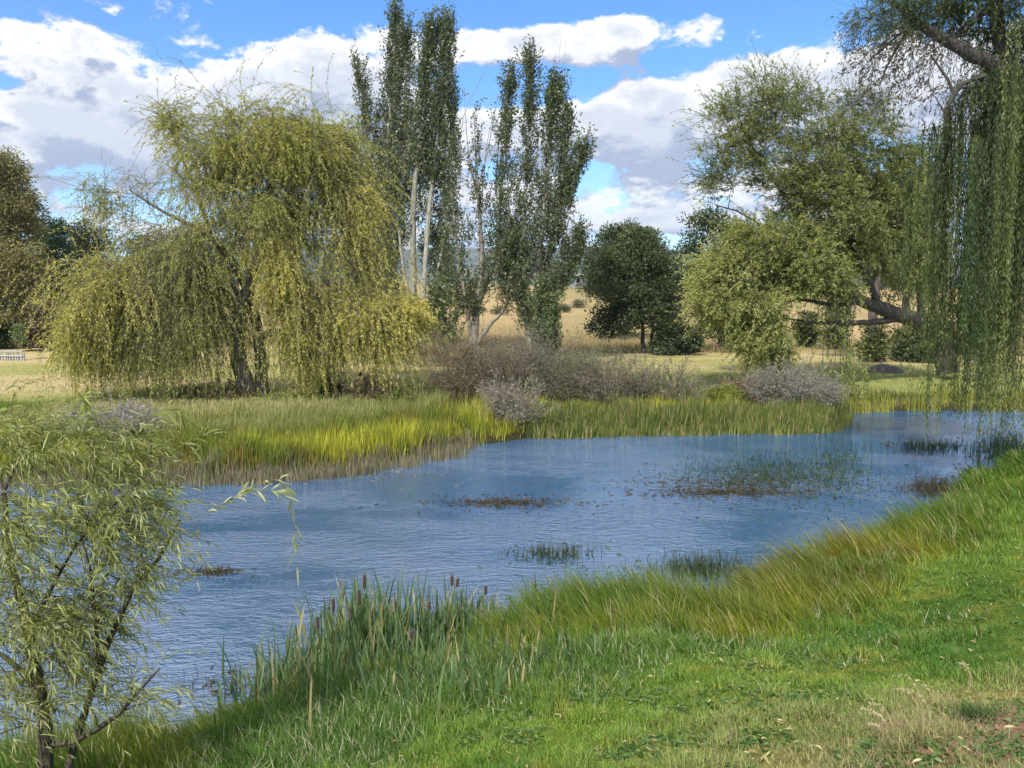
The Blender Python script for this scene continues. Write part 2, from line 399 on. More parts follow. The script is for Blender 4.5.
H = t.m('ADD', t.m('ADD', t.m('MULTIPLY', w1, .062), t.m('MULTIPLY', w2, .032)), t.m('MULTIPLY', w3, .05))
b = t.n('ShaderNodeBump'); b.inputs['Distance'].default_value = 1.; t.l(t.m('MULTIPLY', amp, 1.), b.inputs['Strength']); t.l(H, b.inputs['Height'])
p = t.n('ShaderNodeBsdfPrincipled'); p.inputs['Base Color'].default_value = (.018, .095, .235, 1); p.inputs['Roughness'].default_value = .03
p.inputs['IOR'].default_value = 5.5; t.l(b.outputs[0], p.inputs['Normal'])
t.l(p.outputs[0], t.n('ShaderNodeOutputMaterial').inputs[0])
tag(mb.build('water', m), kind='structure')

# ------------------------------------------------------------------ air
mb = MB(); box(mb, (0, 4300, 182), (14600, 9700, 376), (1, 1, 1)); m, t = material('thin_haze')
v = t.n('ShaderNodeVolumePrincipled'); v.inputs['Color'].default_value = (.62, .78, 1., 1); v.inputs['Density'].default_value = .00014; v.inputs['Anisotropy'].default_value = .1
t.l(v.outputs[0], t.n('ShaderNodeOutputMaterial').inputs['Volume'])
tag(mb.build('haze', m), kind='stuff')

# ------------------------------------------------------------------ foliage tools
def leafcols(r, n, cols, base=None, jit=.18):
    """cols: list of albedos; a value 0..1 per leaf runs through them"""
    cols = np.asarray(cols, float); u = r.random(n) if base is None else np.clip(base + r.normal(0, .10, n), 0, 1)
    k = u * (len(cols) - 1); i = np.minimum(k.astype(int), len(cols) - 2); f = (k - i)[:, None]
    return (cols[i] * (1 - f) + cols[i + 1] * f) * (1 + jit * (r.random((n, 1)) * 2 - 1))

def add_leaves(mb, r, pos, dirs, L, W, cols, fold=False):
    n = len(pos); dirs = nrm(dirs); side = nrm(np.cross(dirs, nrm(r.normal(size=(n, 3)))))
    L = np.broadcast_to(L, (n,))[:, None] * (.7 + .6 * r.random((n, 1))); W = np.broadcast_to(W, (n,))[:, None] * (.75 + .5 * r.random((n, 1)))
    if not fold:
        v = np.stack([pos, pos + dirs * L * .45 + side * W * .5, pos + dirs * L, pos + dirs * L * .45 - side * W * .5], 1)
        k = np.arange(n)[:, None] * 4; mb.add(v.reshape(-1, 3), np.repeat(cols, 4, 0), k + np.arange(4)); return
    dn_ = np.array([0, 0, -1.]); bend = (.12 + .3 * r.random((n, 1))) * L
    m1 = pos + dirs * L * .35; m2 = pos + dirs * L * .72 + dn_ * bend * .35; tp = pos + dirs * L + dn_ * bend
    v = np.stack([pos, m1 + side * W * .5, m1 - side * W * .5, m2 + side * W * .38, m2 - side * W * .38, tp], 1)
    k = np.arange(n)[:, None] * 6
    mb.add(v.reshape(-1, 3), np.repeat(cols, 6, 0), k + np.array([1, 2, 4, 3]), np.concatenate([k + np.array([0, 2, 1]), k + np.array([3, 4, 5])]))

def strands(r, p0, d0, L, steps, droop, wind=(0, 0, 0), wig=.12):
    """N hanging shoots: polylines (N, steps, 3)"""
    n = len(p0); p = p0.copy(); d = nrm(d0); out = [p.copy()]; st = (np.broadcast_to(L, (n,)) / (steps - 1))[:, None]
    g = np.array([0, 0, -1.]) * np.broadcast_to(droop, (n,))[:, None]
    for _ in range(steps - 1):
        d = nrm(d + g * .5 + np.asarray(wind) + r.normal(0, wig, (n, 3))); p = p + d * st; out.append(p.copy())
    return np.stack(out, 1)

def ribbons(mb, r, P, w, col, cut=None):
    """thin 3-sided twigs along many polylines (N, K, 3)"""
    N, K, _ = P.shape; tg = nrm(np.gradient(P, axis=1)); a = nrm(np.cross(tg, nrm(r.normal(size=(N, 1, 3))))); b = np.cross(tg, a)
    ww = np.broadcast_to(w, (N,))[:, None, None, None] * np.linspace(1, .35, K)[None, :, None, None]
    th = np.arange(3) * 2 * np.pi / 3
    v = P[:, :, None] + ww * (np.cos(th)[None, None, :, None] * a[:, :, None] + np.sin(th)[None, None, :, None] * b[:, :, None])
    base = np.arange(N)[:, None, None] * K * 3; k = np.arange(K - 1)[None, :, None] * 3; j = np.arange(3)[None, None]; j2 = (j + 1) % 3
    f = np.stack([base + k + j, base + k + j2, base + k + 3 + j2, base + k + 3 + j], -1).reshape(-1, 4)
    mb.add(v.reshape(-1, 3), col, f)

def leaves_on(mb, r, P, per, L, W, cols, base, spread=.75, fold=False, floor=None, skip=0., jitter=0.):
    """leaves alternately along the strands; base = tint per strand"""
    N, K, _ = P.shape
    u = skip + (1 - skip) * r.random((N, per)); k = u * (K - 1.001); i = k.astype(int); f = (k - i)[..., None]
    n = np.arange(N)[:, None]
    pos = P[n, i] * (1 - f) + P[n, i + 1] * f; tg = nrm(P[n, i + 1] - P[n, i])
    if jitter: pos = pos + r.normal(0, jitter, pos.shape)
    dirs = nrm(tg + spread * nrm(r.normal(size=tg.shape)))
    bb = np.broadcast_to(np.asarray(base)[:, None], (N, per)).ravel()
    pos = pos.reshape(-1, 3); dirs = dirs.reshape(-1, 3)
    if floor is not None: ok = pos[:, 2] > floor; pos, dirs, bb = pos[ok], dirs[ok], bb[ok]
    if len(pos): add_leaves(mb, r, pos, dirs, L, W, leafcols(r, len(pos), cols, bb), fold)

class Skel:
    """limbs drawn by hand (pixel, depth, radius), then branches grown to every leaf cluster"""
    def __init__(s, r): s.r = r; s.lines = []; s.P = np.zeros((0, 3)); s.R = np.zeros(0)
    def limb(s, rows, n=None, wob=.05):
        rows = np.asarray(rows, float); P = np.array([at(a, b, c) for a, b, c, _ in rows]); L = np.linalg.norm(np.diff(P, axis=0), axis=1).sum()
        n = n or max(6, int(L / .35)); q = smoothline(np.column_stack([P, rows[:, 3]]), n)
        q[1:-1, :3] += s.r.normal(0, wob, (n - 2, 3)) * (L / n); q[:, 3] = np.maximum(q[:, 3], .006); s.push(q[:, :3], q[:, 3]); return q
    def push(s, P, R): s.lines.append((P, R)); s.P = np.vstack([s.P, P]); s.R = np.concatenate([s.R, R])
    def grow(s, T, asc=.5, r0=.012, rl=.012, sag=.12):
        if not len(T): return
        cx = s.P.mean(0); d = np.min(np.linalg.norm(T[:, None] - s.P[None, ::3], axis=2), 1) if len(s.P) * len(T) < 3e7 else np.linalg.norm(T - cx, axis=1)
        for c in T[np.argsort(d)]:
            e = s.P - c; h = np.hypot(e[:, 0], e[:, 1]); dist = np.sqrt(h * h + e[:, 2] ** 2)
            cost = dist + 1.2 * np.maximum(0, e[:, 2] + asc * h) - .5 * np.minimum(s.R, .1) * 5
            k = int(np.argmin(cost)); L = dist[k]
            if L < .08: continue
            n = max(3, int(L / .3) + 2); tt = np.linspace(0, 1, n)[:, None]
            q = s.P[k] * (1 - tt) + c * tt; q[:, 2] += sag * L * np.sin(np.pi * tt[:, 0]) * (1 if asc >= 0 else -1)
            q[1:-1] += s.r.normal(0, .05 * L / math.sqrt(n), (n - 2, 3))
            ra = min(s.R[k] * .7, r0 + rl * L); s.push(q, np.linspace(ra, max(.3 * ra, .004), n))
    def mesh(s, col, big=.05, minr=0.):
        mb = MB()
        for P, R in s.lines:
            if R.max() < minr: continue
            b = R.max() > big; tube(mb, P, R, np.asarray(col) * (.85 + .3 * s.r.random()), 10 if b else 4, .25 if b else 0, s.r)
        return mb

def in_blobs(r, blobs):
    """clusters inside ellipsoids given as (px, py, rpx, rpy, depth, rdepth, n)"""
    out = []; bid = []
    for b, (px, py, rx, ry, dp, rd, n, *_) in enumerate(blobs):
        c = at(px, py, dp); u = nrm(r.normal(size=(n, 3))) * (r.random((n, 1)) ** .42)
        out.append(c + u * np.array([rx * dp / FPX, rd, ry * dp / FPX])); bid += [b] * n
    return np.concatenate(out), np.array(bid)

def foot(px, dp): x = float(at(px, 380, dp)[0]); return (x, dp, gz(x, dp))

def finish_tree(name, base, label, cat, group, sk, crown, leafmat, barkmat, barkcol, minr=0.):
    root = empty(name, base, label, cat, group)
    if sk is not None: sk.mesh(barkcol, minr=minr).build('trunk', barkmat, root, True, base)
    if crown is not None and crown.n: crown.build('crown', leafmat, root, False, base)
    return root

def willow(name, label, seed, base, limbs, blobs, cols, K=12, leafs=(18, .13, .03), barkcol=(.16, .14, .12), barkmat=None, wind=(0, 0, 0), tint=None, floor=None, twig=.006, group=None, cat='willow tree', asc=.2, extra=None, leafmat=None, fold=False, steps=9, up=.45, LK=1.):
    """blobs: (px, py, rpx, rpy, depth, rdepth, clusters, shoot length, droop, tint, leaf density)"""
    r = rng(seed); sk = Skel(r)
    for l in limbs: sk.limb(l)
    T, bid = in_blobs(r, blobs); sk.grow(T, asc)
    crown = MB(); per0, LL, LW = leafs
    B = np.array([b[7:11] for b in blobs], float)[bid]
    for rep in range(1):
        n = len(T) * K; idx = np.repeat(np.arange(len(T)), K)
        ctr = at(*[np.mean([b[0] for b in blobs]), np.mean([b[1] for b in blobs])], np.mean([b[4] for b in blobs]))
        out = nrm(T[idx] - ctr) * np.array([1, 1, .4])
        d0 = nrm(out * .6 + nrm(r.normal(size=(n, 3))) * .9 + np.array([0, 0, up]))
        L = B[idx, 0] * LK * np.clip(np.exp(r.normal(-.08, .38, len(T))), .35, 1.8)[idx] * (.45 + .8 * r.random(n)); bare = (r.random(len(T)) < .10)[idx]
        P = strands(r, T[idx] + r.normal(0, .12, (n, 3)), d0, L, steps, B[idx, 1] * (.7 + .6 * r.random(n)), wind)
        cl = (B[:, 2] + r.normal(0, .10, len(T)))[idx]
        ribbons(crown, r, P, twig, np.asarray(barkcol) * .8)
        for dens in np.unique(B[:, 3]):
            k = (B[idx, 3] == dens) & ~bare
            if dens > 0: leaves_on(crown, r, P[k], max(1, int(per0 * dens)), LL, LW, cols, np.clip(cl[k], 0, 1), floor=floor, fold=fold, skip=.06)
    if extra: extra(r, sk, crown)
    return finish_tree(name, base, label, cat, group, sk, crown, leafmat or M_LEAF, barkmat or M_BARK, barkcol)

# ------------------------------------------------------------------ the golden willow across the water
b0 = foot(246, 31)
GOLD = [(.12, .14, .035), (.31, .33, .08), (.50, .475, .12), (.70, .60, .18)]
willow('willow_tree', 'broad golden weeping willow with furrowed grey trunk on the grassy far bank', 101, b0,
    [[(247, 404, 31, .42), (243, 375, 31, .34), (238, 345, 31, .3), (240, 310, 31, .27), (255, 270, 31, .22), (262, 225, 31, .16), (272, 180, 31, .1), (280, 135, 31, .04)],
     [(262, 404, 31.5, .3), (262, 370, 31.5, .24), (258, 335, 31.4, .2), (252, 300, 31.2, .18), (232, 262, 31, .14), (205, 232, 30.5, .1), (170, 215, 30, .06), (130, 190, 30, .03)],
     [(240, 318, 31, .2), (222, 290, 30.6, .12), (185, 270, 30, .09), (140, 262, 29.5, .05), (95, 275, 29.3, .025)],
     [(255, 270, 31, .18), (290, 235, 31, .12), (325, 195, 31, .08), (350, 160, 31, .03)],
     [(258, 335, 31.4, .16), (290, 330, 31, .12), (325, 322, 31, .09), (365, 312, 30.8, .05), (400, 300, 30.6, .02)],
     [(240, 300, 31, .12), (215, 245, 31.5, .1), (195, 190, 31.5, .06), (170, 130, 31.5, .03), (150, 108, 31.5, .012)]],
    [(278, 148, 62, 36, 31, 2.6, 120, 1.5, .42, .50, 1.), (215, 160, 42, 36, 31, 2.2, 46, 1.5, .4, .42, .75), (188, 124, 36, 14, 31.5, 1.2, 20, 1.3, .30, .45, .42), (330, 165, 30, 40, 31, 2., 42, 1.9, .6, .48, .9),
     (130, 198, 46, 26, 30, 1.5, 26, 1.0, .3, .45, .22), (262, 215, 66, 40, 31, 2.8, 90, 1.7, .6, .45, 1.), (345, 235, 22, 56, 31, 1.6, 46, 2.1, .8, .62, 1.), (365, 205, 14, 30, 30.6, 1., 12, 1.1, .6, .72, .8),
     (185, 258, 62, 28, 30.5, 2.4, 80, 2.7, .85, .42, 1.1), (124, 285, 38, 26, 29.6, 2., 56, 2.2, .7, .66, 1.1), (96, 325, 24, 20, 29.4, 1.5, 26, 1.5, .5, .76, 1.), (190, 310, 60, 26, 30.2, 2.2, 56, 2.5, .9, .42, 1.1), (130, 335, 50, 20, 29.8, 2., 40, 1.8, .8, .5, 1.),
     (300, 300, 40, 34, 30.2, 1.5, 58, 2.2, .9, .56, 1.1), (365, 316, 40, 18, 30.2, 1.4, 56, 1.7, .7, .74, 1.15), (405, 312, 18, 14, 30, .9, 16, 1.0, .5, .8, 1.), (300, 340, 30, 16, 30, 1.2, 22, 1.5, .9, .55, 1.), (275, 262, 30, 30, 29.6, 1., 22, 1.2, .8, .8, 1.), (82, 345, 12, 14, 29.3, 1., 12, 1.0, .4, .7, .9)],
    GOLD, K=14, leafs=(46, .12, .027), barkcol=(.23, .205, .185), LK=1.25, up=.25, floor=.55, twig=.008, wind=(.03, 0, 0))

# fallen, rotting limb under the willow's right side
r = rng(7); mb = MB(); bx, by, bz = foot(345, 31)
for k in range(7):
    a = r.uniform(0, 2 * np.pi); L = r.uniform(.4, 1.0); p = np.array([bx + r.uniform(-.7, .7), by + r.uniform(-.4, .3), bz - .05]); q = p + np.array([math.cos(a) * L, .3 * math.sin(a) * L, r.uniform(.35, 1.25)])
    P = smoothline([p, (p + q) / 2 + r.normal(0, .12, 3), q], 10); P += r.normal(0, .02, P.shape); tube(mb, P, np.linspace(.26, .07, 10) * r.uniform(.6, 1.1), (.045, .038, .034), 9, .6, r)
tag(mb.build('tree_stump', M_BARK, smooth=True), 'dark rotting willow stump and broken limb at the edge of the golden willow', 'stump')

# ------------------------------------------------------------------ poplars
PCOL = [(.035, .052, .022), (.075, .105, .038), (.13, .16, .06), (.21, .235, .12)]
def poplar(name, label, seed, px, dp, stems, cols=PCOL, bark=(.42, .40, .36), group='Lombardy poplars on the far bank', leafL=.165, dens=1., shoots=(), lowfill=()):
    r = rng(seed); sk = Skel(r); base = foot(px, dp); crown = MB(); T = []; tint = []
    for rows, wl, wh_, n, t0 in stems:
        rows = [(a_, b_, c_, e_ * .78) for a_, b_, c_, e_ in rows]
        q = sk.limb(rows, wob=.035); K = len(q)
        t = t0 + (1 - t0) * r.random(int(n * 1.2 * dens)); i = np.minimum((t * (K - 1)).astype(int), K - 1)
        env = 1.25 * (wl * (1 - t) + wh_ * t) * np.clip((1.03 - t) / .38, .12, 1) * (.35 + .75 * vnoise(t * 9, t * 0 + seed, seed))
        a = r.random(len(t)) * 2 * np.pi; e = env * np.sqrt(r.random(len(t)))
        T.append(q[i, :3] + np.stack([np.cos(a) * e, np.sin(a) * e, .25 * e], 1)); tint.append(.45 + .0 * t)
    for (bx_, by_, rx, ry, d, rd, n) in lowfill:
        T.append(in_blobs(r, [(bx_, by_, rx, ry, d, rd, n)])[0]); tint.append(np.full(n, .5))
    T = np.vstack(T); tint = np.concatenate(tint) + r.normal(0, .14, len(T)); sk.grow(T, 2.2, .010, .012, .0)
    for rows in shoots: sk.limb([(a, b, c, d) for a, b, c, d in rows], wob=.05)
    K = 3; n = len(T) * K; idx = np.repeat(np.arange(len(T)), K)
    d0 = nrm(r.normal(size=(n, 3)) * .26 + np.array([0, 0, 1.1]))
    P = strands(r, T[idx] + r.normal(0, .16, (n, 3)) - np.array([0, 0, .5]), d0, 1.0 + 1.1 * r.random(n), 5, -.2)
    ribbons(crown, r, P, .009, np.asarray(bark) * .5)
    leaves_on(crown, r, P, 21, leafL, leafL * .66, cols, np.clip(tint[idx], 0, 1), spread=1.8, jitter=.07)
    finish_tree(name, base, label, 'poplar tree', group, sk, crown, M_POPLAR, M_PALE, bark, minr=.0)
D = 55
poplar('poplar_tree', 'tallest Lombardy poplar, its narrow left plume rising above all other trees', 201, 388, D,
    [([(390, 348, D, .36), (388, 290, D, .3), (386, 220, D, .25), (388, 140, D, .16), (394, 70, D, .08), (397, 2, D, .015)], 1.5, .62, 190, .12),
     ([(388, 300, D, .16), (380, 230, D - .6, .14), (372, 170, D - .6, .1), (364, 110, D - .6, .05), (359, 56, D - .6, .012)], .8, .30, 56, .25),
     ([(388, 300, D, .16), (372, 270, D - .8, .12), (356, 225, D - .8, .08), (350, 170, D - .8, .04), (352, 128, D - .8, .012)], .8, .35, 46, .2),
     ([(388, 260, D, .14), (402, 190, D - .3, .12), (406, 120, D - .3, .08), (405, 60, D - .3, .03), (408, 26, D - .3, .012)], .9, .4, 70, .2)],
    lowfill=[(368, 230, 20, 70, D + 1.5, 1.2, 110), (395, 180, 24, 80, D + 1, 1.2, 110)])
poplar('poplar_tree', 'Lombardy poplar with two bare pale stems, close right of the tallest poplar', 202, 417, D - 2,
    [([(416, 345, D - 2, .34), (414, 300, D - 2, .28), (413, 230, D - 2, .25), (416, 170, D - 2, .2), (424, 110, D - 2, .1), (428, 60, D - 2, .05), (431, 24, D - 2, .012)], .5, .7, 110, .48),
     ([(422, 345, D - 2, .26), (424, 290, D - 2, .2), (428, 225, D - 2, .19), (434, 165, D - 2, .14), (442, 100, D - 2, .07), (445, 55, D - 2, .03), (447, 22, D - 2, .01)], .5, .6, 120, .45),
     ([(418, 330, D - 2, .14), (404, 270, D - 2.4, .12), (396, 200, D - 2.4, .08), (392, 150, D - 2.4, .03)], .6, .5, 36, .5),
     ([(420, 330, D - 2, .12), (440, 260, D - 1.5, .1), (450, 190, D - 1.5, .07), (452, 130, D - 1.5, .03), (450, 80, D - 1.5, .012)], 1., .4, 66, .25)],
    bark=(.42, .41, .375), lowfill=[(438, 270, 14, 50, D - 1, 1., 46), (432, 180, 24, 80, D, 1.6, 130)])
poplar('poplar_tree', 'poplar with dark forked trunk and bare dead leaders in the gap between fuller poplars', 203, 476, D - 4,
    [([(474, 352, D - 4, .42), (476, 315, D - 4, .32), (482, 275, D - 4, .24), (480, 220, D - 4, .16), (476, 160, D - 4, .08), (474, 112, D - 4, .015)], 1., .45, 110, .22),
     ([(472, 345, D - 4, .22), (466, 300, D - 4.3, .18), (458, 250, D - 4.3, .12), (452, 190, D - 4.3, .06), (455, 128, D - 4.3, .015)], 1.0, .4, 90, .15),
     ([(480, 300, D - 4, .2), (496, 255, D - 4, .14), (500, 200, D - 4, .08), (497, 150, D - 4, .02)], .7, .3, 50, .25),
     ([(476, 345, D - 4, .24), (490, 325, D - 4, .18), (506, 306, D - 4, .12), (514, 280, D - 4, .06), (512, 240, D - 4, .03)], .5, .7, 40, .5)],
    bark=(.34, .31, .29), shoots=[[(478, 200, D - 4, .05), (468, 150, D - 4, .03), (464, 85, D - 4, .012)], [(478, 190, D - 4, .05), (490, 140, D - 4, .03), (497, 96, D - 4, .012)], [(460, 180, D - 4, .04), (463, 120, D - 4, .02), (484, 72, D - 4, .012)], [(496, 180, D - 4, .04), (500, 130, D - 4, .02), (506, 82, D - 4, .01)], [(482, 200, D - 4, .04), (486, 150, D - 4, .02), (494, 110, D - 4, .01)]],
    dens=.4, lowfill=[(452, 290, 14, 45, D - 3.5, 1., 36)])
poplar('poplar_tree', 'poplar with crooked leaning trunk and twin green plumes on the right of the row', 204, 530, D - 5,
    [([(532, 352, D - 5, .36), (528, 330, D - 5, .28), (524, 300, D - 5, .24), (524, 260, D - 5, .18), (526, 180, D - 5, .1), (530, 110, D - 5, .05), (531, 54, D - 5, .012)], .9, .45, 130, .22),
     ([(528, 320, D - 5, .2), (538, 280, D - 5, .2), (541, 240, D - 5, .18), (548, 170, D - 5, .1), (554, 110, D - 5, .05), (557, 82, D - 5, .012)], .9, .45, 120, .25),
     ([(526, 310, D - 5, .14), (512, 250, D - 5, .1), (508, 190, D - 5, .06), (506, 120, D - 5, .03), (512, 76, D - 5, .012)], .9, .35, 76, .2),
     ([(541, 270, D - 5, .12), (558, 220, D - 5.2, .08), (572, 180, D - 5.2, .05), (588, 143, D - 5.2, .012)], .6, .4, 66, .2),
     ([(538, 320, D - 5, .16), (556, 290, D - 5.2, .1), (572, 262, D - 5.2, .06), (582, 232, D - 5.2, .02)], .7, .5, 60, .3),
     ([(542, 240, D - 5, .1), (560, 190, D - 5.2, .06), (566, 140, D - 5.2, .03), (568, 110, D - 5.2, .012)], .6, .3, 46, .2)],
    bark=(.40, .38, .35), shoots=[[(553, 110, D - 5, .02), (556, 80, D - 5, .015), (561, 38, D - 5, .008)], [(555, 110, D - 5, .02), (561, 80, D - 5, .015), (566, 42, D - 5, .008)], [(552, 120, D - 5, .02), (552, 80, D - 5, .015), (556, 52, D - 5, .008)], [(508, 120, D - 5, .02), (520, 80, D - 5, .012), (515, 62, D - 5, .008)]],
    lowfill=[(508, 262, 20, 42, D - 4.5, 1.2, 84), (560, 250, 12, 34, D - 5, .8, 20)])
SUCK = [(.05, .085, .03), (.10, .15, .05), (.17, .22, .085)]
poplar('poplar_tree', 'young bright green poplar growing at the foot of the crooked poplar', 205, 545, D - 7,
    [([(545, 352, D - 7, .05), (545, 320, D - 7, .04), (543, 285, D - 7, .012)], .75, .3, 90, .05), ([(547, 352, D - 7, .04), (551, 325, D - 7, .03), (552, 300, D - 7, .012)], .5, .3, 40, .05)], cols=SUCK)
poplar('poplar_tree', 'small pale green poplar sucker below the poplar with pale stems', 206, 436, D - 6,
    [([(436, 352, D - 6, .05), (437, 325, D - 6, .04), (436, 292, D - 6, .012)], .8, .3, 60, .05), ([(430, 352, D - 6, .04), (424, 330, D - 6, .03), (420, 310, D - 6, .012)], .6, .3, 30, .05), ([(444, 352, D - 6, .04), (448, 340, D - 6, .03), (452, 330, D - 6, .012)], .6, .3, 26, .05)], cols=SUCK)

# ------------------------------------------------------------------ round and bushy trees behind
def bushy(name, label, seed, px, dp, trunks, blobs, cols, leaf=(.22, .12), K=26, rc=.45, bark=(.10, .085, .075), cat='tree', group=None, asc=.4, mat=None, up=.3):
    K = int(K * 1.25); r = rng(seed); sk = Skel(r); base = foot(px, dp)
    for l in trunks: sk.limb(l)
    T, bid = in_blobs(r, blobs); sk.grow(T, asc)
    tint = np.array([b[7] for b in blobs])[bid] + r.normal(0, .12, len(T)); rcs = np.array([b[8] if len(b) > 8 else 1 for b in blobs])[bid]
    n = len(T) * K; idx = np.repeat(np.arange(len(T)), K); crown = MB()
    q = r.normal(size=(n, 3)); q = nrm(q) * (r.random((n, 1)) ** .5) * rc * rcs[idx][:, None] * np.array([1, 1, .62])
    pos = T[idx] + q; ok = pos[:, 2] > base[2] + .15
    pos, q2, ii = pos[ok], q[ok], idx[ok]
    add_leaves(crown, r, pos, nrm(q2) + r.normal(0, .6, q2.shape) + np.array([0, 0, up]), leaf[0], leaf[1], leafcols(r, len(pos), cols, np.clip(tint[ii], 0, 1)))
    return finish_tree(name, base, label, cat, group, sk, crown, mat or M_DARKLEAF, M_BARK, bark)
DK = [(.026, .040, .022), (.055, .08, .034), (.095, .125, .048), (.14, .165, .07)]
bushy('evergreen_tree', 'dense round dark evergreen tree on two short trunks beyond the mown field', 301, 647, 60,
    [[(643, 356, 60, .16), (643, 335, 60, .14), (640, 300, 60, .1), (632, 262, 60, .04)], [(650, 356, 60, .14), (652, 335, 60, .12), (660, 300, 60, .08), (668, 270, 60, .03)]],
    [(636, 262, 36, 30, 60, 2.6, 150, .5), (632, 300, 38, 28, 59, 2.6, 130, .4), (668, 285, 26, 32, 60, 2.2, 90, .4), (614, 322, 24, 16, 59, 1.6, 60, .25), (665, 322, 22, 18, 58.5, 1.6, 60, .35), (640, 238, 18, 10, 60, 1.5, 40, .6)], DK, rc=.85, K=60)
bushy('evergreen_tree', 'dome-topped dark conifer rising behind the round dark evergreen', 302, 622, 78,
    [[(622, 340, 78, .3), (622, 290, 78, .2), (624, 245, 78, .06)]],
    [(622, 262, 36, 32, 78, 3, 170, .35), (602, 278, 20, 26, 78, 2.5, 60, .45), (648, 262, 24, 26, 78, 2.6, 70, .3), (624, 236, 24, 12, 78, 2.4, 50, .5)], DK, rc=1.0, K=56, leaf=(.3, .14))
bushy('round_shrub', 'low dark green shrub at the right foot of the round dark evergreen', 303, 676, 58,
    [[(676, 356, 58, .06), (676, 340, 58, .04), (676, 328, 58, .02)]], [(676, 340, 24, 14, 58, 1.4, 80, .45), (664, 350, 16, 7, 57.6, 1.2, 30, .35), (690, 345, 10, 10, 58, 1., 26, .35)], DK, rc=.45, K=60, cat='shrub')
bushy('gum_tree', 'open-crowned dark gum tree with sky showing through, left of the leaning willow', 304, 722, 62,
    [[(722, 358, 62, .3), (720, 320, 62, .24), (714, 280, 62, .16), (706, 240, 62, .05)], [(720, 310, 62, .16), (730, 270, 62, .1), (738, 230, 62, .03)], [(740, 358, 62.5, .26), (742, 320, 62.5, .2), (748, 290, 62.5, .1)]],
    [(708, 226, 24, 20, 62, 2., 44, .45), (690, 250, 16, 16, 62, 1.5, 20, .35), (733, 235, 20, 24, 62, 1.8, 28, .4), (715, 272, 24, 20, 62, 1.8, 30, .4), (735, 330, 28, 14, 62, 1.6, 40, .3), (705, 320, 16, 18, 62, 1.3, 26, .4), (745, 300, 24, 20, 62, 1.6, 40, .3)],
    DK, rc=.8, K=44, leaf=(.26, .12))
OL = [(.045, .05, .02), (.13, .125, .05), (.23, .21, .085), (.33, .30, .12)]
bushy('olive_tree', 'tall olive-brown tree at the left edge of the field', 305, 2, 60,
    [[(0, 358, 60, .35), (0, 300, 60, .25), (4, 240, 60, .14), (6, 170, 60, .03)], [(0, 320, 60, .2), (-24, 260, 60, .14), (-40, 200, 60, .05)]],
    [(6, 175, 16, 24, 60, 1.8, 60, .55), (16, 215, 22, 30, 60, 2.4, 110, .5), (-30, 230, 34, 50, 60, 3, 130, .5), (14, 270, 30, 34, 59, 2.6, 160, .65), (0, 315, 36, 22, 58.5, 2.2, 100, .5), (-40, 300, 34, 40, 60, 2.6, 110, .4)], OL, rc=.85, K=80, leaf=(.28, .09), up=-.5)
bushy('evergreen_tree', 'narrow deep green tree between the olive-brown tree and the rounded dark tree', 306, 56, 66,
    [[(56, 352, 66, .2), (56, 300, 66, .14), (56, 245, 66, .04)]], [(56, 268, 15, 34, 66, 1.6, 110, .5), (54, 232, 10, 14, 66, 1., 30, .5), (60, 310, 20, 24, 66, 1.8, 80, .4), (40, 240, 10, 16, 67, 1., 26, .4)], [(.02, .045, .024), (.05, .10, .046), (.085, .15, .07)], rc=.7, K=50)
bushy('evergreen_tree', 'dark rounded tree standing directly behind the left side of the golden willow', 307, 88, 72,
    [[(88, 350, 72, .25), (88, 300, 72, .2), (88, 240, 72, .05)]], [(88, 245, 22, 24, 72, 2.2, 120, .5), (88, 285, 26, 26, 72, 2.4, 120, .25)], [(.026, .038, .018), (.06, .075, .03), (.11, .12, .045)], rc=.8, K=50)
bushy('flowering_shrub', 'reddish brown shrub at the foot of the trees left of the golden willow', 308, 46, 56,
    [[(46, 362, 56, .06), (46, 345, 56, .04), (46, 325, 56, .02)]], [(46, 326, 16, 26, 56, 1.4, 90, .5), (30, 340, 12, 14, 56, 1., 36, .4)], [(.04, .045, .02), (.11, .085, .05), (.17, .10, .08)], rc=.45, K=46, cat='shrub')
bushy('sapling', 'small pale leafed sapling in front of the olive-brown tree', 309, 18, 50,
    [[(18, 362, 50, .03), (18, 340, 50, .02), (18, 318, 50, .01)]], [(18, 335, 6, 14, 50, .4, 20, .6)], [(.10, .14, .06), (.2, .25, .12)], rc=.22, K=22, leaf=(.16, .07), cat='sapling')
bushy('dark_shrub', 'dark shade-filled shrub mass under the olive-brown tree', 310, -4, 58, [[(-4, 360, 58, .06), (-4, 345, 58, .03), (-4, 335, 58, .02)]], [(-8, 340, 22, 16, 58, 1.4, 70, .2), (8, 330, 12, 20, 58, 1.2, 40, .35)], DK, rc=.5, K=40, cat='shrub')

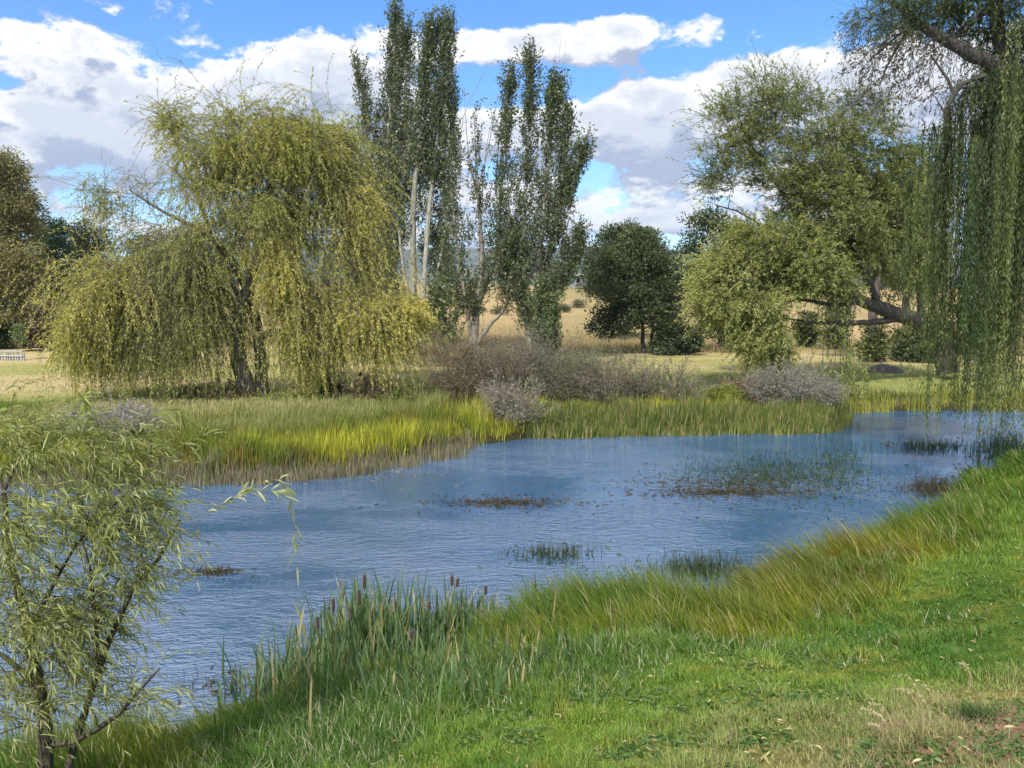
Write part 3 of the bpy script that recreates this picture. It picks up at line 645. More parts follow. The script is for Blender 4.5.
# behind the leaning willow, right
GR = [(.04, .055, .02), (.09, .115, .035), (.15, .175, .05), (.22, .235, .07)]
bushy('broad_tree', 'tall rounded green tree behind the leaning willow', 311, 905, 52,
    [[(884, 376, 50, .35), (876, 345, 50, .3), (872, 318, 50, .28), (880, 270, 51, .2), (890, 200, 52, .08)], [(925, 376, 52, .3), (922, 330, 52, .24), (918, 260, 52, .16), (912, 180, 52, .05)]],
    [(880, 205, 46, 50, 52, 3, 130, .55), (925, 180, 32, 50, 52, 2.6, 110, .55), (900, 270, 44, 34, 52, 2.6, 90, .4), (845, 240, 26, 36, 51, 2., 50, .5), (925, 340, 36, 26, 52, 2., 90, .25), (872, 345, 9, 24, 50, .6, 40, .35)], GR, rc=.7, K=44, leaf=(.26, .1))
bushy('dark_shrub', 'dark green bush growing on the eroded earth mound under the right-hand willows', 312, 922, 50,
    [[(922, 378, 50, .06), (922, 365, 50, .04), (922, 352, 50, .02)]], [(920, 358, 24, 18, 50, 1.6, 90, .3), (940, 350, 18, 20, 50, 1.4, 50, .3)], DK, rc=.45, K=50, cat='shrub')
for k, (px, dp, h, w_, tn, lb) in enumerate([(770, 68, 40, 14, .35, 'slender bluish gum sapling seen under the leaning willow, left of its hanging shoots'), (806, 70, 36, 12, .3, 'dark narrow tree in the far tree line behind the grey thicket'),
        (835, 66, 50, 16, .55, 'yellow-green small tree in the far tree line below the willow limb'), (985, 58, 60, 34, .3, 'dark tree in the far tree line behind the hanging willow curtain')]):
    bushy('small_tree', lb, 320 + k, px, dp, [[(px, 360, dp, .12), (px + 1, 335, dp, .09), (px, 360 - h, dp, .03)]], [(px, 350 - h * .6, w_, h * .5, dp, 1.4, 70, tn), (px + 3, 338, w_ * .8, 10, dp, 1.2, 30, tn * .7)], GR, rc=.55, K=44, group='trees of the far tree line')

# ------------------------------------------------------------------ the leaning willow over the water
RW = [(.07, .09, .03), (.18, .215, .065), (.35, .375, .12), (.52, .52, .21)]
d = 36
def vines(r, sk, crown):
    for px, y0, y1 in ((838, 300, 372), (843, 305, 395), (849, 300, 400), (832, 305, 360), (826, 310, 370), (855, 298, 345)):
        sk.limb([(px, y0, d - 3, .02), (px - 2, (y0 + y1) / 2, d - 3.2, .016), (px - 4, y1, d - 3.4, .01)], 12, .05)
    p = at(842, 352, d - 3.5) + r.normal(size=(46, 3)) * np.array([.55, .5, .9])
    P = strands(r, p, nrm(r.normal(size=(46, 3))), 1.4 + 1.6 * r.random(46), 10, .9); ribbons(crown, r, P, .006, (.12, .11, .06))
    leaves_on(crown, r, P, 34, .17, .05, RW, np.full(46, .5), floor=.15)
willow('willow_tree', 'large leaning willow whose dark limbs reach out low over the water', 102, foot(945, 40),
    [[(948, 374, 40, .5), (942, 345, 40, .44), (925, 325, 39, .4), (905, 316, 38, .36), (880, 308, 37, .3), (850, 296, 36, .24), (820, 285, 36, .18), (780, 268, 36, .12), (740, 262, 35, .05)],
     [(905, 316, 38, .2), (875, 322, 37, .14), (845, 323, 36, .11), (812, 322, 35, .06), (785, 318, 35, .03)],
     [(880, 308, 37, .2), (866, 275, 36, .16), (850, 235, 36, .12), (838, 190, 36, .08), (828, 130, 36, .03)],
     [(850, 296, 36, .16), (815, 250, 36, .12), (790, 205, 36, .09), (760, 160, 36, .05), (735, 110, 36, .02)],
     [(815, 255, 36, .09), (775, 235, 36, .07), (745, 215, 36, .05), (715, 205, 36, .02)],
     [(905, 316, 38, .2), (905, 270, 38, .16), (880, 230, 38, .1), (860, 180, 38, .05), (855, 110, 38, .02)],
     [(866, 300, 36.5, .14), (836, 305, 36, .1), (806, 300, 35.5, .08), (760, 300, 35, .05), (722, 290, 35, .02)]],
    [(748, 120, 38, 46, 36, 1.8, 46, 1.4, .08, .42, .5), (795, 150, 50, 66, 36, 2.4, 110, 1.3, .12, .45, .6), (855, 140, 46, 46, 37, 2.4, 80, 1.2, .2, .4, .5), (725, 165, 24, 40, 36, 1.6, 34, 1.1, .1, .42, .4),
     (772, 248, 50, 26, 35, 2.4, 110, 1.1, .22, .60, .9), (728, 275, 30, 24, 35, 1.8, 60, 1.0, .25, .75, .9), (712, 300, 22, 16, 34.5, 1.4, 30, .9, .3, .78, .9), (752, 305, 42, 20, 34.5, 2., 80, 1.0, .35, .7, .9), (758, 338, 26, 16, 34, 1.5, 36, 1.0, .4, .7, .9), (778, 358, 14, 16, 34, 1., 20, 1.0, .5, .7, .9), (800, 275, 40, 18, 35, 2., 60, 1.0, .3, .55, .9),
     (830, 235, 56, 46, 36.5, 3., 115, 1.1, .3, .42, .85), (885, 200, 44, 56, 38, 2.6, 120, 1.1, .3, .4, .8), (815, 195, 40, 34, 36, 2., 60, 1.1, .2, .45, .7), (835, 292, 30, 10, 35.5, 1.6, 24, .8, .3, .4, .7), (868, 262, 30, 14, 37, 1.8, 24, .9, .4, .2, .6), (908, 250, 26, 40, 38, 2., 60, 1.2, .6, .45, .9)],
    RW, K=14, leafs=(28, .15, .038), barkcol=(.07, .06, .052), floor=.5, twig=.008, extra=vines, wind=(-.05, 0, .0))

# the hanging curtain from the near bank's big willow, trunk outside the photograph
CW = [(.035, .06, .025), (.08, .13, .04), (.16, .21, .06), (.27, .30, .09)]
dd = 18
def curtain(r, sk, crown):
    # bare, silvery twiggery below the high branch
    for _ in range(60):
        px, py = r.uniform(862, 950), r.uniform(40, 92); k = at(px, py, dd - .3 + r.normal() * .5)
        P = strands(r, np.repeat(k[None], 3, 0), nrm(r.normal(size=(3, 3)) + np.array([-.8, 0, -.3])), .9, 7, .35); ribbons(crown, r, P, .005, (.13, .11, .10))
        leaves_on(crown, r, P, 9, .10, .03, [(.05, .04, .03), (.10, .08, .06), (.13, .14, .08)], np.full(3, .5))
    for px, top, bot, n, tn in [(a_ + 14, b_, c_, int(n_ * 2.3), t_) for a_, b_, c_, n_, t_ in ((915, 150, 320, 12, .4), (935, 120, 425, 34, .45), (950, 105, 300, 26, .2), (958, 110, 425, 44, .6), (975, 100, 415, 44, .4), (990, 90, 418, 50, .45), (1003, 80, 428, 44, .5), (1020, 70, 400, 50, .35), (1040, 60, 405, 50, .4), (1062, 60, 410, 50, .4), (1090, 60, 400, 50, .4), (928, 250, 345, 8, .6))]:
        x0 = at(px, top, dd); z1 = at(px, bot, dd)[2]
        J = max(2, n // 7); cc_ = np.stack([r.normal(0, .17, J), r.normal(0, .9, J), r.normal(0, .6, J) - .3], 1); j_ = r.integers(0, J, n); le = (.66 + .40 * r.random(J))[j_]
        p = x0 + cc_[j_] + r.normal(0, .06, (n, 3)) + np.array([.22, 0, 0])
        L = (p[:, 2] - z1) * le * (.85 + .2 * r.random(n)); q = r.random(n) < .3; L = np.where(q, L * .55, L)
        P = strands(r, p, nrm(r.normal(0, .16, (n, 3)) + np.array([0, 0, -.6])), np.maximum(L, .5), 22, 1.4, wig=.035)
        ribbons(crown, r, P, .006, (.10, .11, .05)); leaves_on(crown, r, P, 190, .095, .019, CW, np.clip(tn + .5 * (vnoise(p[:, 0] * 3, p[:, 1] * 2, 5) - .5) + r.normal(0, .16, n), 0, 1), spread=.5, jitter=.03)
willow('willow_tree', 'nearest tall weeping willow, its long green curtains touching the water, trunk out of view', 103, foot(1150, 17.5),
    [[(1150, 470, 17.5, .5), (1140, 350, 17.5, .45), (1110, 200, 17.5, .38), (1080, 120, 17.8, .3), (1030, 80, 18, .2), (985, 62, 18, .16), (950, 42, 18, .13), (915, 20, 18, .09), (880, -12, 18, .04)],
     [(1020, 76, 18, .14), (1000, 45, 18.3, .16), (996, 10, 18.5, .15), (994, -60, 18.5, .1)],
     [(950, 42, 18, .08), (975, 20, 18.3, .06), (1010, -10, 18.3, .04)],
     [(985, 76, 17.6, .06), (965, 82, 17.6, .05), (953, 95, 17.6, .045), (944, 118, 17.6, .03)], [(953, 92, 17.6, .04), (945, 75, 17.6, .03), (930, 55, 17.6, .015)], [(944, 112, 17.6, .02), (935, 96, 17.6, .01)],
     [(915, 20, 18, .05), (895, 50, 18, .03), (880, 85, 18, .012)], [(930, 28, 18, .05), (905, 30, 18, .03), (870, 60, 18, .012)],
     [(1110, 200, 17.5, .2), (1070, 40, 17, .14), (1040, -60, 17, .06)]],
    [(960, 8, 46, 18, 18.3, 1.5, 54, .8, .5, .35, 1.), (900, 8, 34, 14, 18, 1.2, 40, .7, .3, .45, .55), (1010, 30, 40, 30, 18.3, 1.6, 44, .9, .6, .3, .8), (1050, 40, 50, 40, 18, 1.8, 60, 1., .7, .4, 1.), (985, -30, 70, 30, 18.3, 2., 60, .9, .5, .4, 1.), (1000, 84, 40, 16, 18, .9, 50, 1.2, 1., .35, 1.1), (880, 30, 30, 20, 18, 1., 22, .8, .5, .5, .3)],
    CW, K=10, leafs=(18, .10, .022), barkcol=(.10, .09, .08), twig=.005, extra=curtain)

# ------------------------------------------------------------------ grass, sedge and reeds
def blades(mb, r, x, y, h, w, cols, lean=(0, 0), spread=.35, curl=.5, segs=3, z=None, tipcol=None, head=None):
    n = len(x)
    if n == 0: return
    z = ground_z(x, y) - .01 if z is None else z
    h = np.broadcast_to(h, (n,)) ; w = np.broadcast_to(w, (n,))
    a = r.random(n) * 2 * np.pi; s = spread * r.random(n)
    lx = np.cos(a) * s + lean[0]; ly = np.sin(a) * s + lean[1]
    b = a + np.pi / 2 + r.normal(0, .5, n); sx, sy = np.cos(b), np.sin(b)
    ts = np.linspace(0, 1, segs + 1); V = []
    for t_ in ts[:-1]:
        k = t_ ** (1 + curl); up = h * (t_ - .25 * curl * t_ ** 2.5 * (np.abs(lx) + np.abs(ly)))
        c = np.stack([x + lx * h * k, y + ly * h * k, z + up], 1); ww = (w * (1 - .6 * t_) / 2)[:, None] * np.stack([sx, sy, sx * 0], 1)
        V += [c - ww, c + ww]
    up = h * (1 - .25 * curl * (np.abs(lx) + np.abs(ly))); V.append(np.stack([x + lx * h, y + ly * h, z + up], 1))
    V = np.stack(V, 1); m = 2 * segs + 1; k = np.arange(n)[:, None] * m
    f4 = np.concatenate([k + np.array([2 * i, 2 * i + 1, 2 * i + 3, 2 * i + 2]) for i in range(segs - 1)]) if segs > 1 else None
    f3 = k + np.array([2 * segs - 2, 2 * segs - 1, 2 * segs])
    C = np.repeat(cols[:, None], m, 1)
    if tipcol is not None: C[:, -3:] = tipcol[:, None]
    mb.add(V.reshape(-1, 3), C.reshape(-1, 3), f4, f3)

def scatter(r, n, d0, d1, az0=-40, az1=40, p=1.0):
    """points on the ground, thinning out with distance"""
    a = np.radians(r.uniform(az0, az1, n)); u = r.random(n); d = 1 / (1 / d0 ** p + u * (1 / d1 ** p - 1 / d0 ** p)) ** (1 / p)
    return d * np.sin(a), d * np.cos(a)

r = rng(401)
# lawn of the near bank
x, y = scatter(r, 560000, 2.2, 24, -46, 46, .6); dn, df, ins = shore(x, y)
k = (~ins) & (dn < df) & (dn > .6); x, y, dn = x[k], y[k], dn[k]; dist = np.hypot(x, y)
c, dry = lawn_col(x, y, dn); n = fbm(x * 1.3, y * 1.3, 77)
soil_ = soil_at(x, y, dn)
k = r.random(len(x)) > .96 * soil_ + .22 * dry; x, y, dn, c, dry, n, dist = x[k], y[k], dn[k], c[k], dry[k], n[k], dist[k]
strawm = (r.random(len(x)) < .035 + .5 * dry)
c = c * 1.5; c[strawm] = np.array([.36, .32, .17]) * (.6 + .6 * r.random((strawm.sum(), 1))); c = c * (.65 + .7 * r.random((len(x), 1)))
big = sst(3.2, 1.2, dn); tuft = sst(.45, .75, fbm(x * 3.1, y * 3.1, 91))
h = (.030 + .075 * tuft + .10 * big * (.4 + tuft)) * (.6 + .8 * r.random(len(x))) * (1 + .5 * dry * r.random(len(x)))
mb = MB(); blades(mb, r, x, y, h, .0032 + .0011 * dist ** .8, c, (-.12, .05), 1.15, .6, 2)
tag(mb.build('grass', M_GRASS), 'short green lawn grass, drier and straw coloured towards the path', 'grass', kind='stuff')

# long wind-combed sedge along the near water's edge
def tussocks(r, n, keep, hmax, colf, name, label, lean, w0=.004, per=60, sigma=.12, mat=None, curl=.6, az=(-44, 46), rng_=(5, 26), p=1., spread=.4, zmin=None, wd=.0009):
    x, y = scatter(r, n, rng_[0], rng_[1], az[0], az[1], p); dn, df, ins = shore(x, y); k, hh = keep(x, y, dn, df, ins); x, y, hh = x[k], y[k], hh[k]
    N = len(x); bx = np.repeat(x, per) + r.normal(0, sigma, N * per); by = np.repeat(y, per) + r.normal(0, sigma, N * per)
    H = np.repeat(hh * (.55 + .85 * r.random(N)), per) * (.45 + .65 * r.random(N * per)) * hmax
    tl = np.repeat(r.normal(0, .22, N), per) * (1 if lean[0] < -.2 else .5); c, tip = colf(r, bx, by, np.repeat(np.arange(N), per), N)
    z = ground_z(bx, by) - .02
    if zmin is not None: z = np.maximum(z, zmin)
    mb = MB(); blades(mb, r, bx, by, H, w0 + wd * np.hypot(bx, by), c, (lean[0] + tl, lean[1]), spread, curl, 3, z=z, tipcol=tip)
    return tag(mb.build(name, mat or M_GRASS), label, 'sedge', kind='stuff')
def near_keep(x, y, dn, df, ins):
    wid = 1.0 + 1.5 * fbm(x * .5, y * .5, 131) + .8 * sst(5, 9, x)
    k = (~ins) & (dn < df) & (dn < wid) | (ins & (dn < .12) & (dn < df))
    cz = sst(-3.3, -2.7, x) * sst(.2, -.5, x); return k, (1 - .55 * sst(.45, 1., dn / wid)) * (.6 + .7 * fbm(x * 1.2, y * 1.2, 133)) * (1 - .62 * cz) * (1 - .45 * sst(6, 9.5, x)) * (.7 + .6 * fbm(x * .7, y * .7, 139))
def near_col(r, x, y, i, N):
    n = fbm(x * .8, y * .8, 141); nn = r.random(N)[i]
    c = L3((.075, .165, .018), (.22, .27, .024), sst(.36, .66, n + .25 * (nn - .5)) * (1 - .75 * sst(6, 8.5, x)))
    gold = sst(4.5, 1.5, np.abs(x - 3.0)) * sst(.40, .56, fbm(x * .9, y * .9, 143))
    c = L3(c, (.30, .26, .035), gold * .16); red = sst(2.6, .8, np.hypot(x - 4.4, (y - 10.6))) * sst(.4, .6, nn + .2)
    c = L3(c, (.24, .11, .035), red * .28)
    c = c * (.7 + .6 * r.random((len(x), 1))); s = r.random(len(x)) < .08; c[s] = (.46, .40, .23)
    tip = L3(c, (.26, .15, .06), (.08 + .10 * sst(.6, 2., x) * sst(8, 5.5, x)) * (r.random(len(x)) < .6)); return c, tip
tussocks(rng(402), 9500, near_keep, .58, near_col, 'sedge', 'long wind-combed green and golden sedge along the near edge of the water', (-.38, .22), .0038)
# coarser green grass between the lawn and the sedge, with pale dead blades
def mid_keep(x, y, dn, df, ins):
    n = fbm(x * .7, y * .7, 151); return (~ins) & (dn < df) & (dn > .8) & (dn < 3.4) & (n > .36) & (x < 6), (.7 + .6 * n) * sst(3.5, 1.5, dn)
def mid_col(r, x, y, i, N):
    c = L3((.06, .14, .026), (.13, .23, .04), r.random(len(x))); s = r.random(len(x)) < .16; c[s] = (.50, .49, .33); return c, None
tussocks(rng(403), 5200, mid_keep, .26, mid_col, 'coarse_grass', 'coarse green grass with pale dead blades between the lawn and the sedge', (-.1, .1), .004, 40, .15, spread=.9, curl=.9)

# sedge bands on the far bank
def gold_keep(x, y, dn, df, ins):
    wl = 4.6 * sst(6, -3, x) + 1.7; wl = np.where(x > 1., 3.6, wl); k = (~ins) & (df < dn) & (df > np.where(x > 1., 1.5, .25)) & (df < wl) & (x < 9.5) & (x > -24)
    return k, .4 + 1.0 * fbm(x * 1.1, y * 1.1, 161)
def gold_col(r, x, y, i, N):
    d = segdist(x, y, FARP); n = fbm(x * .35, y * .5, 163); nn = r.random(N)[i]
    c = L3((.20, .26, .04), (.49, .48, .06), sst(.30, .52, n + .3 * (nn - .5)))
    c = L3(c, (.25, .16, .05), sst(.6, .85, nn) * sst(.5, .35, n) * .8); c = L3(c, (.10, .13, .03), sst(.75, .9, r.random(N)[i]) * .8)
    pale = sst(2.6, 4.4, d + .8 * (nn - .5)); c = L3(c, (.34, .35, .15), pale * .85)
    return c * (.7 + .55 * r.random((len(x), 1))), None
tussocks(rng(404), 6500, gold_keep, .64, gold_col, 'golden_sedge', 'band of yellow and green sedge along the far bank', (.06, 0), .006, 36, .16, az=(-50, 18), rng_=(17, 31), p=.5, spread=.35, curl=.3)
def pale_keep(x, y, dn, df, ins):
    k = (~ins) & (df < dn) & (df > 3.) & (df < 12) & (x < -1.5); return k, (.5 + .7 * fbm(x * .4, y * .4, 171)) * sst(12, 8, df)
def pale_col(r, x, y, i, N):
    n = fbm(x * .3, y * .3, 173); c = L3((.20, .27, .06), (.44, .41, .22), sst(.38, .6, n + .3 * (r.random(N)[i] - .5))); return c * (.7 + .6 * r.random((len(x), 1))), None
tussocks(rng(405), 8000, pale_keep, .34, pale_col, 'pale_grass', 'pale seeding grass between the golden sedge and the golden willow', (.05, 0), .006, 22, .22, az=(-50, 2), rng_=(19, 36), p=.5, spread=.45, curl=.3)
def grey_keep(x, y, dn, df, ins):
    k = (df < dn) & (np.where(ins, -df, df) > -.75) & (np.where(ins, -df, df) < .45) & (x < -1.2); return k, .5 + .9 * fbm(x * 1.5, y * 1.5, 181)
def grey_col(r, x, y, i, N):
    c = L3((.20, .165, .12), (.30, .27, .20), r.random(len(x))); s = r.random(len(x)) < .15; c[s] = (.16, .19, .07); return c, None
tussocks(rng(406), 2600, grey_keep, .42, grey_col, 'dead_reeds', 'grey brown dead reed fringe standing in the far shallows', (.03, 0), .005, 26, .12, az=(-50, 0), rng_=(16, 24), p=.5, spread=.2, curl=.2, zmin=-.05)
def reed_keep(x, y, dn, df, ins):
    s = np.where(ins, -df, df); k = (df < dn) & (s > -.35) & (s < 1.9) & (x > .8) & (x < 11.5); return k, (.35 + .95 * fbm(x * 1.3, y * 1.3, 191)) * np.where(s < .3, .8, 1)
def reed_col(r, x, y, i, N):
    u = r.random(len(x))[:, None]; c = np.where(u < .55, (.11, .17, .04), np.where(u < .8, (.24, .26, .07), (.38, .31, .16))) * (.7 + .6 * r.random((len(x), 1))); return c, None
tussocks(rng(407), 3600, reed_keep, .66, reed_col, 'green_reeds', 'upright green and straw reeds along the middle of the far bank', (.03, 0), .006, 28, .16, az=(0, 26), rng_=(24, 32), p=.5, spread=.2, curl=.25, zmin=-.05)
def right_keep(x, y, dn, df, ins):
    s = np.where(ins, -df, df); k = (df < dn) & (s > -.2) & (s < 1.7) & (x > 11.5) & (x < 34); return k, .3 + 1. * fbm(x * 1.2, y * 1.2, 201)
def right_col(r, x, y, i, N):
    n = fbm(x * .5, y * .5, 203); c = L3((.11, .16, .035), (.29, .31, .05), sst(.4, .6, n)); s = r.random(len(x)) < .2; c[s] = (.28, .22, .14); return c * (.7 + .6 * r.random((len(x), 1))), None
tussocks(rng(408), 2400, right_keep, .72, right_col, 'bank_reeds', 'yellow green reeds on the far bank behind the hanging curtain of shoots', (0, 0), .006, 28, .18, az=(18, 48), rng_=(27, 46), p=.5, spread=.3, curl=.3, zmin=-.05)
# dry long grass at the back of the mown field
x, y = scatter(rng(409), 60000, 60, 105, -38, 40, .5); r = rng(410); dn, df, ins = shore(x, y); k = (y > 60) & (fbm(x * .1, y * .1, 211) > .35); x, y = x[k], y[k]
c = L3((.26, .20, .11), (.42, .35, .20), r.random(len(x))); mb = MB(); blades(mb, r, x, y, (.35 + .5 * r.random(len(x))) * sst(110, 60, y), .05, c, (.05, 0), .3, .3, 1)
tag(mb.build('dry_grass', M_GRASS), 'tall straw coloured grass beyond the mown field', 'grass', kind='stuff')
# field turf of the far bank: low tufts
r = rng(411); x, y = scatter(r, 150000, 20, 62, -44, 44, .2); dn, df, ins = shore(x, y); k = (~ins) & (df < dn) & (df > 2); x, y, df = x[k], y[k], df[k]
n = fbm(x * .12, y * .3, 51); c = L3((.48, .42, .25), (.33, .35, .14), sst(.40, .62, n)); c = L3(c, (.19, .26, .055), sst(17, 8, df) * .7) * (.7 + .6 * r.random((len(x), 1)))
mb = MB(); blades(mb, r, x, y, .04 + .07 * r.random(len(x)), .03, c, (0, 0), .8, .3, 1)
tag(mb.build('field_grass', M_GRASS), 'close mown half dry turf of the far field', 'grass', kind='stuff')

# ------------------------------------------------------------------ water weeds
def weed(px, py, rx, ry, n, h, w, col, label, name='water_reeds', seed=0, lean=(0, 0), spread=.6, curl=.6):
    r = rng(500 + seed); q = r.normal(0, .45, (n, 2)); ux, uy, uz = ray(px + q[:, 0] * rx, py + q[:, 1] * ry); T = -CAMZ / uz
    x, y = ux * T, uy * T; c = L3(col[0], col[1], r.random(n)) * .7; w = w * 1.3; mb = MB()
    blades(mb, r, x, y, h * (.4 + .8 * r.random(n)), w, c, lean, spread, curl, 3, z=np.full(n, -.03)); k = n // 4; a_ = r.random(k) * 6.283; q_ = r.normal(0, .75, (k, 2)) * (.4 + .9 * r.random((k, 1))); ux, uy, uz = ray(px + q_[:, 0] * rx, py + q_[:, 1] * ry); T = -CAMZ / uz
    add_leaves(mb, r, np.stack([ux * T, uy * T, np.full(k, .012)], 1), np.stack([np.cos(a_), np.sin(a_), 0 * a_ + .03], 1), .14, .03, L3(col[0], col[1], r.random(k))); tag(mb.build(name, M_GRASS), label, 'water plants', kind='stuff')
G1 = [(.035, .055, .022), (.10, .15, .06)]; BR = [(.05, .042, .03), (.13, .11, .07)]
weed(775, 474, 85, 22, 2600, .14, .016, G1, 'green rushes standing in the water below the leaning willow', seed=1, spread=.8)
weed(838, 462, 28, 34, 500, .22, .016, G1, 'dense dark rushes below the lowest hanging shoots of the leaning willow', seed=2)
weed(735, 485, 90, 10, 2000, .07, .016, BR, 'thin brown weed breaking the surface around the green rushes', seed=3, spread=1.2)
weed(725, 493, 66, 3.5, 1500, .08, .018, BR, 'long thin line of floating brown debris', seed=4, spread=1.5)
weed(500, 503, 56, 5, 1500, .07, .018, BR, 'small raft of floating weed in mid pond', seed=5, spread=1.5)
weed(552, 556, 44, 9, 240, .28, .010, G1, 'sparse dark rush tuft in the middle of the pond nearest the near bank', seed=6)
weed(700, 572, 62, 13, 520, .34, .010, G1, 'dark rushes in open water beside the golden near-bank sedge', seed=7, spread=1.)
weed(215, 573, 26, 4, 260, .12, .012, BR, 'low clump of dead weed afloat off the small willow', seed=8, spread=1.2)
weed(930, 448, 52, 7, 420, .26, .016, G1, 'pale green rushes under the hanging curtain', seed=9)
weed(1005, 450, 36, 20, 900, .30, .018, [(.05, .09, .04), (.15, .22, .10)], 'floating green leaves and rushes by the right shore', seed=10, spread=1.1)
weed(935, 490, 34, 12, 700, .28, .012, BR, 'tangle of dead dark stems at the right shore', seed=11, spread=1.6)
weed(230, 688, 60, 16, 110, .26, .006, BR, 'thin dark bent stems in the shallows between willow and cattails', seed=12, spread=1.1, curl=1.5)
weed(560, 437, 150, 3, 900, .09, .02, [(.08, .10, .04), (.30, .30, .18)], 'pale floating scum line at the foot of the far reeds', seed=13, spread=1.5)
weed(350, 476, 90, 8, 500, .10, .016, [(.14, .12, .08), (.30, .27, .20)], 'sparse dead reed stubble off the far bank', seed=14, spread=.8)

# ------------------------------------------------------------------ cattails
def on_near(px, py_top, h):
    """a plant whose top (height h) is seen at (px, py_top)"""
    ux, uy, uz = ray(px, py_top); best = None
    for T in np.arange(5, 16, .05):
        zz = CAMZ + uz * T - h
        if zz <= max(gz(ux * T, uy * T), -.05): return float(ux * T), float(uy * T)
    return float(ux * 9), float(uy * 9)
CT = [(.07, .13, .055), (.14, .22, .09), (.22, .28, .11)]
mh, tt_ = material('cattail_velvet'); aa = tt_.n('ShaderNodeAttribute', attribute_name='Col').outputs['Color']; pp = tt_.n('ShaderNodeBsdfPrincipled'); tt_.l(aa, pp.inputs['Base Color']); pp.inputs['Roughness'].default_value = 1.; pp.inputs['Sheen Weight'].default_value = .3
nz = tt_.noise(tt_.n('ShaderNodeTexCoord').outputs['Object'], 260., 2); bb_ = tt_.n('ShaderNodeBump'); bb_.inputs['Strength'].default_value = .6; bb_.inputs['Distance'].default_value = .003; tt_.l(nz, bb_.inputs['Height']); tt_.l(bb_.outputs[0], pp.inputs['Normal']); tt_.l(pp.outputs[0], tt_.n('ShaderNodeOutputMaterial').inputs[0])
heads = [(364, 572, 1.35, .19, 'tallest cattail, its dark head highest above the others'), (359, 587, 1.25, .20, 'cattail with the fattest head, touching the tallest one on its left'), (333, 596, 1.15, .17, 'dark cattail head left of the fattest head'),
         (317, 614, 1.05, .15, 'leftmost dark cattail head, lowest on the left side'), (350, 604, 1.1, .16, 'dark cattail head just below and left of the fattest head'), (382, 604, 1.1, .13, 'pale brown cattail head right of the tallest cattail'),
         (395, 598, 1.1, .14, 'slanting dark cattail head midway between the two cattail clumps'), (411, 627, .8, .09, 'small low cattail head lying among the green leaves'), (429, 599, 1.1, .10, 'short cattail head close left of the right clump'),
         (452, 573, 1.2, .14, 'brownish cattail head topping the right clump of leaves'), (458, 576, 1.15, .12, 'darker cattail head, right one of the pair in the right clump'), (486, 583, 1.0, .13, 'lone dark cattail head standing right of both clumps'),
         (532, 577, 1.0, .14, 'straw coloured spent cattail beside two broad green leaves'), (511, 596, .8, .10, 'faded spent cattail on a dead straw stem')]
for k, (px, py, h, hl, lb) in enumerate(heads):
    h = h * .72; r = rng(600 + k); x, y = on_near(px, py, h); z = min(gz(x, y), 0) if gz(x, y) < 0 else gz(x, y); z = max(z, -.12)
    root = empty('cattail', (x, y, z), lb, 'cattail', 'cattails at the near water edge'); o = (x, y, z)
    ux, uy, uz = ray(px, py); T = y / uy; top = np.array([x, y, CAMZ + uz * T]); tilt = r.normal(0, .05) if k != 6 else -.10
    bot = np.array([x - tilt * .3, y, z]); neck = top + np.array([-tilt * .15, 0, -.03 - hl]); pale = k in (5, 12, 13)
    s = MB(); tube(s, smoothline([bot, (bot + neck) / 2 + np.array([.01, 0, 0]), neck], 8), np.linspace(.006, .004, 8), (.30, .26, .14) if (pale or k in (0, 11)) else (.12, .15, .06), 6)
    tip0 = neck + (top - neck) * (hl / (hl + .03)); tube(s, [tip0, tip0 + (top - neck) * .35], [.003, .0012], (.25, .2, .1), 5); s.build('stem', M_TWIG, root, True, o)
    hd = MB(); tt0 = np.linspace(0, 1, 10); rad = (.012 if pale else .020) * np.clip(np.sin(np.pi * np.clip(tt0 * .94 + .03, 0, 1)) * 3., 0, 1) * (1.15 if k == 1 else 1)
    tube(hd, neck + (tip0 - neck) * tt0[:, None], rad + .0012, (.22, .15, .07) if pale else (.055, .026, .018), 10); hd.build('seed_head', mh, root, True, o)
    nb = 7; lf = MB(); bx = np.full(nb, x) + r.normal(0, .03, nb); by = np.full(nb, y) + r.normal(0, .03, nb)
    blades(lf, r, bx, by, h * (.7 + .45 * r.random(nb)), .018, L3(CT[0], CT[1], r.random(nb)), (r.normal(0, .08), 0), .35, .8, 6, z=np.full(nb, z - .02)); lf.build('leaf', M_GRASS, root, False, o)
r = rng(650); mb = MB()
for (px, py, n, h, s) in ((372, 585, 80, 1.2, .26), (345, 610, 90, 1.05, .3), (310, 640, 70, .9, .3), (290, 660, 60, .75, .25), (400, 612, 90, 1.0, .32), (430, 612, 80, .95, .3), (455, 592, 70, 1.05, .2), (470, 600, 40, .9, .2), (533, 575, 9, 1.05, .05), (540, 590, 9, .95, .08), (520, 605, 24, .7, .2), (395, 640, 80, .7, .5), (500, 640, 60, .45, .4), (490, 660, 30, .5, .3), (275, 660, 40, .6, .2), (440, 660, 26, .5, .4)):
    h = h * .63; s = s * 1.3; n = int(n * 2.0); x0, y0 = on_near(px, py, h); x = x0 + r.normal(0, s, n); y = y0 + r.normal(0, s, n); c = L3(CT[0], CT[1], r.random(n)) * (.8 + .5 * r.random((n, 1)))
    sm = r.random(n) < .14; c[sm] = np.array([.38, .32, .16]); blades(mb, r, x, y, h * (.7 + .6 * r.random(n)), .02 + .018 * r.random(n), c, (r.normal(0, .05), 0), .42, .8, 6, z=np.maximum(ground_z(x, y), -.1))
tag(mb.build('cattail_leaves', M_GRASS), 'thicket of long blue-green cattail leaves at the near water edge', 'cattail leaves', kind='stuff')

